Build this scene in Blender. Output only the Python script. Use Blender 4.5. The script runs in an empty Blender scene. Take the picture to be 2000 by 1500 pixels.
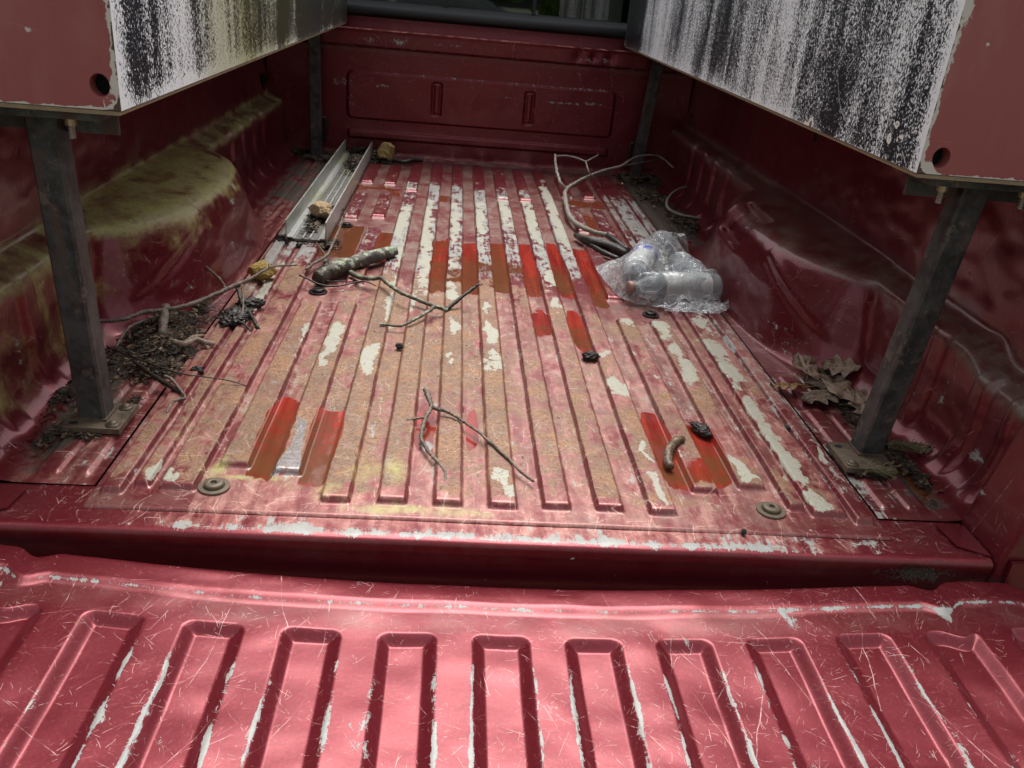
import bpy, bmesh, math, random
import numpy as np
from mathutils import Vector, Matrix
R=math.radians
random.seed(7)
S=bpy.context.scene
C=S.collection
# ---------------------------------------------------------------- camera, sky, sun, exposure
cam_d=bpy.data.cameras.new('camera'); cam=bpy.data.objects.new('camera',cam_d); C.objects.link(cam); S.camera=cam
cam_d.sensor_width=36; cam_d.lens=29.86; cam_d.clip_start=.01; cam_d.clip_end=400
m=Matrix(((0.99514,-0.053818,-0.082466),(-0.051163,0.432962,-0.89996),(0.084138,0.899804,0.428105))).to_4x4()
m.translation=(-0.09377,-0.96344,0.66941); cam.matrix_world=m
W=bpy.data.worlds.new("World"); S.world=W; W.use_nodes=True
SUN_EL,SUN_AZ=R(66),R(10)       # azimuth measured from +Y (towards the cab), negative = to the left
nt=W.node_tree; bg=nt.nodes['Background']
sky=nt.nodes.new('ShaderNodeTexSky'); sky.sky_type='NISHITA'; sky.sun_disc=False
sky.sun_elevation=SUN_EL; sky.sun_rotation=SUN_AZ; sky.air_density=1.0; sky.dust_density=6; sky.ozone_density=1
hs=nt.nodes.new('ShaderNodeHueSaturation'); hs.inputs['Saturation'].default_value=.15
nt.links.new(sky.outputs[0],hs.inputs['Color']); nt.links.new(hs.outputs[0],bg.inputs[0]); bg.inputs[1].default_value=.14
sd=bpy.data.lights.new('sun','SUN'); sd.energy=2.1; sd.angle=R(40); sd.color=(1,.96,.9)
so=bpy.data.objects.new('sun',sd); C.objects.link(so)
dv=Vector((math.sin(SUN_AZ)*math.cos(SUN_EL),math.cos(SUN_AZ)*math.cos(SUN_EL),math.sin(SUN_EL)))
so.rotation_euler=dv.to_track_quat('Z','Y').to_euler()
S.view_settings.view_transform='Standard'; S.view_settings.look='None'; S.view_settings.exposure=0.50; S.view_settings.gamma=1
# ---------------------------------------------------------------- numpy helpers
def h2(ix,iy,sd):
    n=(ix.astype(np.int64)*374761393+iy.astype(np.int64)*668265263+sd*974711)&0xffffffff
    n=((n^(n>>13))*1274126177)&0xffffffff
    return ((n^(n>>16))&0xffffff)/float(0xffffff)
def vn(x,y,sd=0):
    x=np.asarray(x,float);y=np.asarray(y,float);ix=np.floor(x);iy=np.floor(y);fx=x-ix;fy=y-iy
    fx=fx*fx*(3-2*fx);fy=fy*fy*(3-2*fy)
    a=h2(ix,iy,sd);b=h2(ix+1,iy,sd);c=h2(ix,iy+1,sd);d=h2(ix+1,iy+1,sd)
    return a+(b-a)*fx+(c-a)*fy+(a-b-c+d)*fx*fy
def fbm(x,y,sd=0,o=4):
    s=0;a=.5;t=0
    for i in range(o): s=s+a*vn(x*2**i,y*2**i,sd+i*17);t+=a;a*=.5
    return s/t
def ss(a,b,x):
    t=np.clip((np.asarray(x,float)-a)/(b-a+1e-12),0,1);return t*t*(3-2*t)
def band(x,a,b,e): return ss(a-e,a+e,x)*(1-ss(b-e,b+e,x))
# ---------------------------------------------------------------- object helpers
def link(o,parent=None):
    C.objects.link(o)
    if parent is not None: o.parent=parent
    return o
def tag(o,label=None,cat=None,group=None,kind=None):
    if label:o['label']=label
    if cat:o['category']=cat
    if group:o['group']=group
    if kind:o['kind']=kind
    return o
def empty(name,loc=(0,0,0)):
    o=bpy.data.objects.new(name,None);o.location=loc;o.empty_display_size=.05;C.objects.link(o);return o
def grid(name,X,Y,Z,attrs,mat,parent=None,flip=False):
    ny,nx=X.shape;n=nx*ny
    v=np.stack([X,Y,Z],-1).reshape(-1,3)
    i=(np.arange(ny-1)[:,None]*nx+np.arange(nx-1)[None,:]).ravel()
    q=np.stack([i,i+1,i+nx+1,i+nx],-1)
    if flip:q=q[:,::-1]
    me=bpy.data.meshes.new(name);me.vertices.add(n);me.vertices.foreach_set('co',v.ravel().astype(np.float32))
    f=len(q);me.loops.add(f*4);me.loops.foreach_set('vertex_index',q.ravel().astype(np.int32))
    me.polygons.add(f);me.polygons.foreach_set('loop_start',(np.arange(f)*4).astype(np.int32))
    me.update(calc_edges=True);me.polygons.foreach_set('use_smooth',np.ones(f,bool))
    for k,a in (attrs or {}).items():
        at=me.attributes.new(k,'FLOAT','POINT');at.data.foreach_set('value',np.broadcast_to(a,X.shape).ravel().astype(np.float32))
    me.materials.append(mat);me.validate()
    return link(bpy.data.objects.new(name,me),parent)
def from_bm(name,bm,mat,parent=None,smooth=False,bev=0,seg=2):
    if bev:
        bmesh.ops.bevel(bm,geom=[e for e in bm.edges if len(e.link_faces)==2 and e.calc_face_angle(0)>.5],offset=bev,segments=seg,affect='EDGES',clamp_overlap=True)
    bmesh.ops.recalc_face_normals(bm,faces=bm.faces)
    me=bpy.data.meshes.new(name);bm.to_mesh(me);bm.free();me.materials.append(mat)
    if smooth: me.polygons.foreach_set('use_smooth',[True]*len(me.polygons))
    return link(bpy.data.objects.new(name,me),parent)
def box_bm(bm,x0,x1,y0,y1,z0,z1):
    vs=[bm.verts.new((x,y,z)) for x in(x0,x1) for y in(y0,y1) for z in(z0,z1)]
    for f in((0,1,3,2),(4,6,7,5),(0,4,5,1),(2,3,7,6),(0,2,6,4),(1,5,7,3)): bm.faces.new([vs[i] for i in f])
    return vs
def box(name,b,mat,parent=None,bev=.001):
    bm=bmesh.new();box_bm(bm,*b);return from_bm(name,bm,mat,parent,bev=bev)
def lathe(bm,prof,seg=32,M=None,cap=True):
    rings=[]
    for r,z in prof:
        ring=[]
        for k in range(seg):
            a=2*math.pi*k/seg;p=Vector((r*math.cos(a),r*math.sin(a),z))
            ring.append(bm.verts.new(M@p if M else p))
        rings.append(ring)
    for a,b in zip(rings,rings[1:]):
        for k in range(seg): bm.faces.new((a[k],a[(k+1)%seg],b[(k+1)%seg],b[k]))
    if cap:
        bm.faces.new(rings[0][::-1]);bm.faces.new(rings[-1])
    return rings
def catmull(P,n):
    P=[np.array(p,float) for p in P];out=[]
    if len(P)<3:
        for i in range(n+1): out.append(P[0]+(P[-1]-P[0])*i/n)
        return out
    Q=[2*P[0]-P[1]]+P+[2*P[-1]-P[-2]]
    for i in range(1,len(Q)-2):
        for j in range(n):
            t=j/n;a,b,c,d=Q[i-1:i+3]
            out.append(.5*((2*b)+(-a+c)*t+(2*a-5*b+4*c-d)*t*t+(-a+3*b-3*c+d)*t**3))
    out.append(P[-1]);return out
def branch_mesh(name,lines,mat,rough=.25,seg=8,step=5,kn=.0012,parent=None,sd=0):
    bm=bmesh.new();rnd=random.Random(hash(len(name))*3+sd+len(lines))
    for L in lines:
        P=catmull(L,step)
        rings=[];up=Vector((0,0,1));n=len(P)
        for i,p in enumerate(P):
            a=P[max(i-1,0)];b=P[min(i+1,n-1)];t=Vector((b-a)[:3]).normalized()
            s=t.cross(up);s=s.normalized() if s.length>1e-3 else Vector((1,0,0));u=s.cross(t)
            jit=Vector((rnd.gauss(0,1),rnd.gauss(0,1),rnd.gauss(0,.5)))*kn*min(1,p[3]/.004)*.5
            c=Vector(p[:3])+(jit if 0<i<n-1 else Vector())
            r=max(p[3],.0006)*(.92+.26*float(fbm(np.array(i*.35+len(P)),np.array(7.3),3,2)));ring=[]
            for k in range(seg):
                an=2*math.pi*k/seg;rr=r*(1+rough*1.1*(float(fbm(np.array(2.2*math.cos(an)+40+i*.22),np.array(2.2*math.sin(an)+40+n*.1),9,3))-.5)+rnd.uniform(-rough,rough)*.12)
                ring.append(bm.verts.new(c+(s*math.cos(an)+u*math.sin(an))*rr))
            rings.append(ring)
        for a,b in zip(rings,rings[1:]):
            for k in range(seg): bm.faces.new((a[k],a[(k+1)%seg],b[(k+1)%seg],b[k]))
        for ring,pp,s_ in((rings[0],P[0],-1),(rings[-1],P[-1],1)):
            cen=sum((v.co for v in ring),Vector())/seg;cv=bm.verts.new(cen)
            for k in range(seg): bm.faces.new((ring[k],ring[(k+1)%seg],cv))
    return from_bm(name,bm,mat,parent,smooth=True)
# ---------------------------------------------------------------- node helpers
class NB:
    def __init__(s,name):
        s.m=bpy.data.materials.new(name);s.m.use_nodes=True;s.t=s.m.node_tree;s.t.nodes.clear()
        s.out=s.t.nodes.new('ShaderNodeOutputMaterial');s.tc=s.n('ShaderNodeTexCoord')
    def n(s,ty,**k):
        x=s.t.nodes.new(ty)
        for a,b in k.items(): setattr(x,a,b)
        return x
    def L(s,a,b): s.t.links.new(a,b)
    def put(s,sock,v):
        if v is None: return
        if isinstance(v,bpy.types.NodeSocket): s.L(v,sock)
        else:
            if isinstance(v,(tuple,list)) and len(v)==3 and sock.type=='RGBA': v=tuple(v)+(1,)
            sock.default_value=v
    def M(s,op,a,b=None,c=None,clamp=False):
        x=s.n('ShaderNodeMath',operation=op);x.use_clamp=clamp
        s.put(x.inputs[0],a);s.put(x.inputs[1],b);s.put(x.inputs[2],c);return x.outputs[0]
    def V(s,op,a,b=None,scale=None):
        x=s.n('ShaderNodeVectorMath',operation=op);s.put(x.inputs[0],a);s.put(x.inputs[1],b)
        if scale is not None:s.put(x.inputs['Scale'],scale)
        return x.outputs['Value'] if op in('DOT_PRODUCT','LENGTH','DISTANCE') else x.outputs[0]
    def mix(s,f,a,b):
        x=s.n('ShaderNodeMix',data_type='RGBA');s.put(x.inputs[0],f);s.put(x.inputs[6],a);s.put(x.inputs[7],b);return x.outputs[2]
    def mf(s,f,a,b):
        x=s.n('ShaderNodeMix',data_type='FLOAT');s.put(x.inputs[0],f);s.put(x.inputs[2],a);s.put(x.inputs[3],b);return x.outputs[0]
    def step(s,v,a,b):
        x=s.n('ShaderNodeMapRange',interpolation_type='SMOOTHSTEP');s.put(x.inputs[0],v);s.put(x.inputs[1],a);s.put(x.inputs[2],b);return x.outputs[0]
    def attr(s,nm): x=s.n('ShaderNodeAttribute',attribute_name=nm);return x.outputs['Fac']
    def noise(s,vec,sc,det=4,ro=.55,dist=0,dim='3D'):
        x=s.n('ShaderNodeTexNoise',noise_dimensions=dim);s.put(x.inputs['Vector'],vec);x.inputs['Scale'].default_value=sc;x.inputs['Detail'].default_value=det
        x.inputs['Roughness'].default_value=ro;x.inputs['Distortion'].default_value=dist;return x.outputs[0]
    def noisec(s,vec,sc,det=2):
        x=s.n('ShaderNodeTexNoise');s.put(x.inputs['Vector'],vec);x.inputs['Scale'].default_value=sc;x.inputs['Detail'].default_value=det;return x.outputs[1]
    def sep(s,v): x=s.n('ShaderNodeSeparateXYZ');s.put(x.inputs[0],v);return x.outputs
    def comb(s,a,b,c): x=s.n('ShaderNodeCombineXYZ');s.put(x.inputs[0],a);s.put(x.inputs[1],b);s.put(x.inputs[2],c);return x.outputs[0]
    def ramp(s,f,st):
        x=s.n('ShaderNodeValToRGB');e=x.color_ramp.elements
        while len(e)<len(st): e.new(.5)
        for q,(p,c) in zip(e,st): q.position=p;q.color=tuple(c)+(1,)
        s.put(x.inputs[0],f);return x.outputs[0]
    def bump(s,h,d=.001,st=1,nrm=None):
        x=s.n('ShaderNodeBump');x.inputs['Strength'].default_value=st;x.inputs['Distance'].default_value=d;s.put(x.inputs['Height'],h)
        if nrm is not None:s.L(nrm,x.inputs['Normal'])
        return x.outputs[0]
    def bsdf(s,col,rough,metal=0,nrm=None,coat=0,coatr=.1,spec=.5,**k):
        x=s.n('ShaderNodeBsdfPrincipled');s.put(x.inputs['Base Color'],col);s.put(x.inputs['Roughness'],rough);s.put(x.inputs['Metallic'],metal)
        s.put(x.inputs['Coat Weight'],coat);s.put(x.inputs['Coat Roughness'],coatr);s.put(x.inputs['Specular IOR Level'],spec)
        if nrm is not None:s.L(nrm,x.inputs['Normal'])
        for a,b in k.items(): s.put(x.inputs[a.replace('_',' ')],b)
        return x.outputs[0]
    def fin(s,sh): s.L(sh,s.out.inputs[0]);return s.m
    # short straight or slightly bowed scratches, one per voronoi cell, each with its own direction
    def scratch(s,uv,sc,width,length,dens,sd=0.,bow=.4,aniso=None):
        p=s.V('ADD',uv,(sd,sd*1.7,0))
        vo=s.n('ShaderNodeTexVoronoi',voronoi_dimensions='2D',feature='F1');s.put(vo.inputs['Vector'],p);vo.inputs['Scale'].default_value=sc
        d=s.V('SUBTRACT',p,vo.outputs['Position']);c=s.sep(vo.outputs['Color'])
        an=s.M('MULTIPLY',c[0],6.2832) if aniso is None else s.M('ADD',s.M('MULTIPLY',s.M('SUBTRACT',c[0],.5),aniso[1]),aniso[0])
        co,si=s.M('COSINE',an),s.M('SINE',an);q=s.sep(d)
        u=s.M('ADD',s.M('MULTIPLY',q[0],co),s.M('MULTIPLY',q[1],si));v=s.M('SUBTRACT',s.M('MULTIPLY',q[1],co),s.M('MULTIPLY',q[0],si))
        bw=s.M('MULTIPLY',s.M('MULTIPLY',u,u),s.M('MULTIPLY',s.M('SUBTRACT',c[1],.5),bow*sc*4))
        v=s.M('ABSOLUTE',s.M('ADD',v,bw))
        ln=s.M('MULTIPLY',c[2],length)
        mk=s.M('MULTIPLY',s.M('SUBTRACT',1,s.step(v,width*.45,width)),s.M('SUBTRACT',1,s.step(s.M('ABSOLUTE',u),s.M('MULTIPLY',ln,.7),ln)))
        sel=s.M('LESS_THAN',s.M('FRACT',s.M('MULTIPLY',s.M('ADD',c[0],c[1]),7.31)),dens)
        s.raw=mk
        return s.M('MULTIPLY',mk,sel)
# ---------------------------------------------------------------- materials
def paint(name,axes='xy',cw=.24,c0=.12,c1=.28,r0=.29,r1=.40):
    b=NB(name);o=b.tc.outputs['Object'];q=b.sep(o)
    uv=b.comb(q['xyz'.index(axes[0])],q['xyz'.index(axes[1])],0)
    warp=b.V('SCALE',b.V('SUBTRACT',b.noisec(o,16,1),(.5,.5,.5)),scale=.010);uvw=b.V('ADD',uv,warp)
    n1=b.noise(o,55,8,.68);nb=b.noise(b.V('MULTIPLY',o,(1,.6,1)),42,10,.74);n2=b.noise(o,14,5,.6);nf=b.noise(o,260,3,.6);n3=b.noise(o,4,3)
    st=b.noise(b.V('MULTIPLY',o,(150,14,90)),1,5,.65);sl_=b.noise(b.V('MULTIPLY',o,(46,3.2,30)),1,4,.6)      # streaks along the bed
    A={k:b.attr(k) for k in('painted_glare','scrf','primer','rust','moss','wet','fade','dirt','scr','grime','silt','cream')}
    def msk(a,nz,amp,w=.05): return b.step(b.M('ADD',a,b.M('MULTIPLY',b.M('SUBTRACT',nz,.5),amp)),.5-w,.5+w)
    red=b.mix(n3,(.145,.011,.018),(.190,.016,.026))
    red=b.mix(b.M('MULTIPLY',n2,.35),red,(.105,.009,.014))
    flake=b.M('MULTIPLY',b.step(nf,.45,.75),.18);red=b.mix(flake,red,(.37,.06,.08))
    pink=b.mix(b.step(nb,.35,.65),(.31,.095,.085),(.47,.215,.18));fd=b.step(b.M('ADD',A['fade'],b.M('MULTIPLY',b.M('SUBTRACT',b.M('ADD',b.M('MULTIPLY',nb,.45),b.M('MULTIPLY',sl_,.55)),.5),b.M('MULTIPLY',b.M('MINIMUM',b.M('MULTIPLY',A['fade'],2.2),1),2.4))),.22,.84)
    col=b.mix(fd,red,pink)
    metal=b.mf(fd,.52,.10);rough=b.mf(fd,b.mf(n2,r0,r1),.48)
    # fine scratches
    s1=b.scratch(uvw,62,.00034,.013,b.M('MULTIPLY',A['scr'],.8),0.3,.15);r1=b.raw;s2=b.scratch(uvw,33,.00042,.026,b.M('MULTIPLY',A['scr'],.6),3.1,.12)
    s3=b.scratch(uvw,13,.0006,.06,b.M('MULTIPLY',A['scr'],.35),7.7,.10);s4=b.scratch(uvw,110,.0005,.006,b.M('MULTIPLY',A['scr'],.9),11.9);r4=b.raw
    s5=b.scratch(uvw,47,.00036,.018,b.M('MULTIPLY',A['scr'],.6),23.9,.15);r5=b.raw;raw=b.M('MAXIMUM',b.M('MAXIMUM',r1,r4),r5)
    s6=b.scratch(uvw,6.5,.00075,.14,b.M('MULTIPLY',A['scr'],.55),41.3,.05,(1.57,1.7));s7=b.scratch(uvw,9,.0005,.09,b.M('MULTIPLY',A['scr'],.6),61.3,.08,(1.2,2.2))
    sc=b.M('MAXIMUM',b.M('MAXIMUM',s1,s2),b.M('MAXIMUM',b.M('MAXIMUM',s3,b.M('MULTIPLY',s4,.5)),b.M('MAXIMUM',s5,b.M('MAXIMUM',s6,s7))))
    scb=b.M('MULTIPLY',sc,b.M('MULTIPLY_ADD',b.step(nb,.45,.62),.75,.06))
    col=b.mix(scb,col,(.62,.40,.38));rough=b.mf(scb,rough,.6);metal=b.mf(scb,metal,.1)
    f1=b.scratch(uvw,26,.0011,.034,b.M('MULTIPLY',A['scrf'],.8),71.3,.12);f2=b.scratch(uvw,40,.0009,.022,b.M('MULTIPLY',A['scrf'],.8),83.1,.15);f3=b.scratch(uvw,14,.0012,.075,b.M('MULTIPLY',A['scrf'],.5),97.7,.06,(1.57,1.2));f4=b.scratch(uvw,33,.0011,.022,b.M('MULTIPLY',A['scrf'],.8),111.7,.1)
    ff=b.M('MAXIMUM',b.M('MAXIMUM',f1,f2),f3);ff=b.M('MULTIPLY',ff,b.M('MULTIPLY_ADD',b.step(nb,.42,.58),.8,.1));f4=b.M('MULTIPLY',f4,b.step(nb,.42,.56))
    col=b.mix(b.M('MULTIPLY',ff,.8),col,(.66,.42,.36));col=b.mix(b.M('MULTIPLY',f4,.7),col,(.15,.05,.03))
    # grime film, silt
    gm=b.M('MULTIPLY',A['grime'],b.step(b.M('ADD',b.M('MULTIPLY',n2,.6),b.M('MULTIPLY',n1,.4)),.3,.68),clamp=True)
    col=b.mix(gm,col,b.mix(n1,(.13,.10,.075),(.22,.18,.14)));rough=b.mf(gm,rough,.6);metal=b.mf(gm,metal,0)
    # rust
    rn=b.M('ADD',b.M('MULTIPLY',n2,.45),b.M('MULTIPLY',b.M('ADD',n1,st),.275));ru=msk(A['rust'],b.M('ADD',b.M('MULTIPLY',rn,.45),b.M('ADD',b.M('MULTIPLY',nb,.30),b.M('MULTIPLY',b.noise(b.V('MULTIPLY',o,(1,.5,1)),26,7,.7),.25))),3.6,.13);ru=b.M('MULTIPLY',ru,b.step(A['rust'],.01,.12))
    rc=b.mix(b.step(b.M('ADD',b.M('MULTIPLY',n2,.6),b.M('MULTIPLY',nb,.4)),.42,.64),(.185,.105,.062),(.30,.14,.06));rc=b.mix(b.step(b.noise(o,26,4,.7),.55,.72),rc,(.25,.19,.155))
    pit=b.step(b.noise(o,230,4,.65),.52,.62);rc=b.mix(b.M('MULTIPLY',pit,.8),rc,(.10,.045,.024));rc=b.mix(b.M('MULTIPLY',b.step(b.noise(b.V('ADD',o,(2,2,2)),120,5,.7),.55,.62),.38),rc,(.36,.21,.17))
    rc=b.mix(b.M('MULTIPLY',s4,.7),rc,(.05,.025,.015))
    rc=b.mix(b.M('MULTIPLY',b.M('MAXIMUM',b.M('MAXIMUM',s1,s5),b.M('MAXIMUM',s2,s7)),.55),rc,(.42,.33,.24));rc=b.mix(b.M('MULTIPLY',b.M('MULTIPLY',r4,b.step(n2,.45,.6)),.7),rc,(.07,.035,.02))
    rc=b.mix(b.M('MULTIPLY',ff,.6),rc,(.46,.34,.24));rc=b.mix(b.M('MULTIPLY',f4,.85),rc,(.085,.038,.02))
    col=b.mix(ru,col,rc);rough=b.mf(ru,rough,.62);metal=b.mf(ru,metal,0)
    cb=b.M('MULTIPLY',b.M('MAXIMUM',r4,r1),b.M('MULTIPLY',b.step(n1,.46,.56),b.M('MINIMUM',b.M('ADD',A['rust'],A['primer']),1)),clamp=True)
    col=b.mix(b.M('MULTIPLY',cb,.9),col,(.12,.05,.028))
    # primer where paint and rust have worn away
    pr=msk(b.M('ADD',A['primer'],b.M('MULTIPLY',raw,b.M('MULTIPLY',A['primer'],.75))),b.M('ADD',b.M('MULTIPLY',nb,.65),b.M('MULTIPLY',st,.35)),3.4,.05)
    pc=b.mix(b.step(nb,.35,.65),(.21,.22,.215),(.32,.33,.315));pc=b.mix(b.M('MULTIPLY',b.step(nf,.5,.7),.35),pc,(.30,.25,.2))
    pc=b.mix(b.M('MULTIPLY',b.step(b.M('ADD',b.M('MULTIPLY',nb,.5),b.M('MULTIPLY',n1,.5)),.52,.58),b.M('MULTIPLY',A['rust'],1.4,clamp=True)),pc,(.26,.13,.07))
    pc=b.mix(b.M('MULTIPLY',f4,.8),pc,(.16,.08,.05));col=b.mix(pr,col,pc);rough=b.mf(pr,rough,.5);metal=b.mf(pr,metal,0)
    cr=msk(b.M('ADD',A['cream'],b.M('MULTIPLY',raw,b.M('MULTIPLY',A['cream'],-.35))),b.M('ADD',b.M('MULTIPLY',nb,.55),b.M('MULTIPLY',n2,.45)),2.6,.03)
    cc=b.mix(n1,(.31,.30,.24),(.42,.41,.34));cc=b.mix(b.M('MULTIPLY',s4,.6),cc,(.3,.2,.13))
    col=b.mix(cr,col,cc);rough=b.mf(cr,rough,.5);metal=b.mf(cr,metal,0)
    col=b.mix(b.M('MULTIPLY',b.M('MULTIPLY',f4,cr),.6),col,(.16,.09,.05))
    # moss and lichen film
    mo=msk(A['moss'],b.M('ADD',b.M('MULTIPLY',n2,.6),b.M('MULTIPLY',nb,.4)),2.6,.40);mo=b.M('MULTIPLY',mo,b.step(A['moss'],.04,.22))
    mc=b.mix(n2,(.30,.25,.12),(.46,.48,.15));vo=b.n('ShaderNodeTexVoronoi',feature='F1');b.put(vo.inputs['Vector'],b.V('ADD',o,warp));vo.inputs['Scale'].default_value=42
    ring=b.M('MULTIPLY',b.M('SUBTRACT',1,b.step(b.M('ABSOLUTE',b.M('SUBTRACT',vo.outputs['Distance'],b.M('MULTIPLY_ADD',b.sep(vo.outputs['Color'])[0],.3,.05))),.02,.08)),b.step(b.sep(vo.outputs['Color'])[1],.5,.55))
    mc=b.mix(b.M('MULTIPLY',b.step(b.noise(o,75,5,.7),.52,.62),.45),mc,(.10,.095,.03));mc=b.mix(b.M('MULTIPLY',ring,.85),mc,(.36,.29,.22))
    col=b.mix(b.M('MULTIPLY',mo,.80),col,mc);rough=b.mf(mo,rough,.55);metal=b.mf(mo,metal,.05)
    # dirt
    di=msk(A['dirt'],b.M('ADD',b.M('MULTIPLY',n2,.5),b.M('MULTIPLY',nb,.5)),2.2,.12)
    col=b.mix(di,col,b.mix(nf,(.022,.016,.011),(.085,.06,.04)));rough=b.mf(di,rough,.8);metal=b.mf(di,metal,0)
    # standing water: darker, saturated and mirror smooth; silt under part of it
    we=msk(A['wet'],b.M('ADD',b.M('MULTIPLY',n2,.4),b.M('MULTIPLY',nb,.6)),1.8,.12)
    wc=b.mix(b.step(sl_,.35,.65),(.34,.034,.022),(.18,.015,.013));sl=msk(A['silt'],b.M('ADD',b.M('MULTIPLY',n2,.3),b.M('ADD',b.M('MULTIPLY',nb,.4),b.M('MULTIPLY',nf,.3))),3.4,.35);wc=b.mix(b.M('MULTIPLY',sl,.85),wc,b.mix(n2,(.075,.038,.018),(.15,.06,.022)))
    wc=b.mix(b.M('MULTIPLY',s1,.5),wc,(.14,.04,.02))
    col=b.mix(we,col,wc);rough=b.mf(we,rough,.09);metal=b.mf(we,metal,0)
    ba=b.M('MULTIPLY',b.step(b.M('ADD',A['painted_glare'],b.M('MULTIPLY',b.M('SUBTRACT',nb,.5),2.6)),.38,.66),1);col=b.mix(ba,col,b.mix(nf,(.10,.07,.06),(.42,.40,.40)));metal=b.mf(ba,metal,.8);rough=b.mf(ba,rough,.34)  # pale metallic colour standing in for sky glare on the wet ridge
    dry=b.M('SUBTRACT',1,we)
    hb=b.M('MULTIPLY',b.M('ADD',b.M('ADD',b.M('MULTIPLY',ru,b.M('MULTIPLY',n1,.8)),b.M('MULTIPLY',pr,-.25)),b.M('ADD',b.M('MULTIPLY',di,b.M('MULTIPLY',nf,2.)),b.M('ADD',b.M('MULTIPLY',sc,-.15),b.M('MULTIPLY',pit,b.M('MULTIPLY',ru,-.5))))),dry)
    nr=b.bump(hb,.0007,.6);nr=b.bump(n2,.0025,.35,nr)
    return b.fin(b.bsdf(col,rough,metal,nr,coat=b.mf(b.M('MAXIMUM',fd,b.M('MAXIMUM',ru,mo)),cw,.05),coatr=b.mf(n2,c0,c1)))
MP=paint('weathered_red_paint','xy');MPw=paint('weathered_red_paint_back_wall','xz');MPs=paint('weathered_red_paint_side_wall','yz',.45,.05,.14,.24,.36)
def boxred():
    b=NB('chalky_red_box_paint');o=b.tc.outputs['Object'];n=b.noise(o,30,6,.65);n2=b.noise(o,5,3);q=b.sep(o)
    col=b.mix(n2,(.31,.078,.080),(.38,.11,.11));col=b.mix(b.M('MULTIPLY',b.noise(o,260,2),.15),col,(.35,.12,.12))
    uvq=b.comb(q[0],q[2],0);sq=b.M('MAXIMUM',b.scratch(uvq,7,.0005,.10,.4,5.,.2),b.scratch(uvq,20,.0005,.03,.3,15.,.3));col=b.mix(b.M('MULTIPLY',sq,.35),col,(.5,.3,.28));col=b.mix(b.M('MULTIPLY',b.step(b.noise(b.V('MULTIPLY',o,(3,1,1)),4,4,.6),.5,.65),.35),col,(.42,.17,.17))
    e=b.attr('edge');ch=b.step(b.M('ADD',e,b.M('MULTIPLY',b.M('SUBTRACT',n,.5),1.35)),.62,.68)
    sp=b.M('MULTIPLY',b.step(b.noise(o,26,3,.6),.70,.73),.9)
    ru=b.step(b.M('ADD',e,b.M('MULTIPLY',b.M('SUBTRACT',b.noise(b.V('ADD',o,(3,3,3)),45,5,.6),.5),1.4)),.93,1.02)
    col=b.mix(b.M('MAXIMUM',ch,sp),col,(.66,.63,.58));col=b.mix(ru,col,(.10,.06,.04))
    return b.fin(b.bsdf(col,b.mf(ch,.5,.6),0,b.bump(b.M('MULTIPLY',ch,-1),.0006,.5)))
def speckle(name,left):
    b=NB(name);o=b.tc.outputs['Object']
    w=b.V('SCALE',b.V('SUBTRACT',b.noisec(o,30,2),(.5,.5,.5)),scale=.01)
    v=b.V('MULTIPLY',b.V('ADD',o,w),(1,1,.7));n=b.noise(v,310,3,.72);st2=b.noise(b.V('MULTIPLY',b.V('ADD',o,w),(1,52,5)),1,3,.6)
    f=b.M('ADD',b.M('ADD',b.M('MULTIPLY',b.M('SUBTRACT',n,.5),4.6),b.M('MULTIPLY',b.M('SUBTRACT',b.attr('tone'),.5),2.6)),b.M('ADD',b.M('MULTIPLY',b.M('SUBTRACT',st2,.5),.9),b.M('MULTIPLY',b.attr('edge'),.7)))
    fl=b.step(f,-.03,.13)
    wh=b.mix(b.noise(o,9,4),(.76,.80,.86),(.86,.87,.87));bl=b.mix(n,(.008,.010,.015),(.022,.025,.032))
    if left:
        g=b.attr('algae');wh=b.mix(g,wh,(.42,.42,.24));bl=b.mix(g,bl,(.050,.052,.020))
    col=b.mix(fl,bl,wh);pe=b.step(b.M('ADD',b.attr('peel'),b.M('MULTIPLY',b.M('SUBTRACT',b.noise(o,60,6,.7),.5),1.1)),.55,.6);col=b.mix(pe,col,(.80,.77,.72))
    cr=b.step(b.M('ADD',b.attr('peel'),b.M('MULTIPLY',b.M('SUBTRACT',b.noise(o,60,4),.5),.5)),.92,.97);col=b.mix(cr,col,(.20,.15,.12))
    q=b.sep(o);uv=b.comb(q[1],q[2],0);sc=b.M('MAXIMUM',b.scratch(uv,5,.0006,.12,.35,3.,.5),b.scratch(uv,16,.0009,.02,.25,9.,.1));col=b.mix(b.M('MULTIPLY',sc,.8),col,(.78,.78,.76))
    return b.fin(b.bsdf(col,b.mf(fl,.38,.6),0,b.bump(fl,.0005,.6)))
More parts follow.
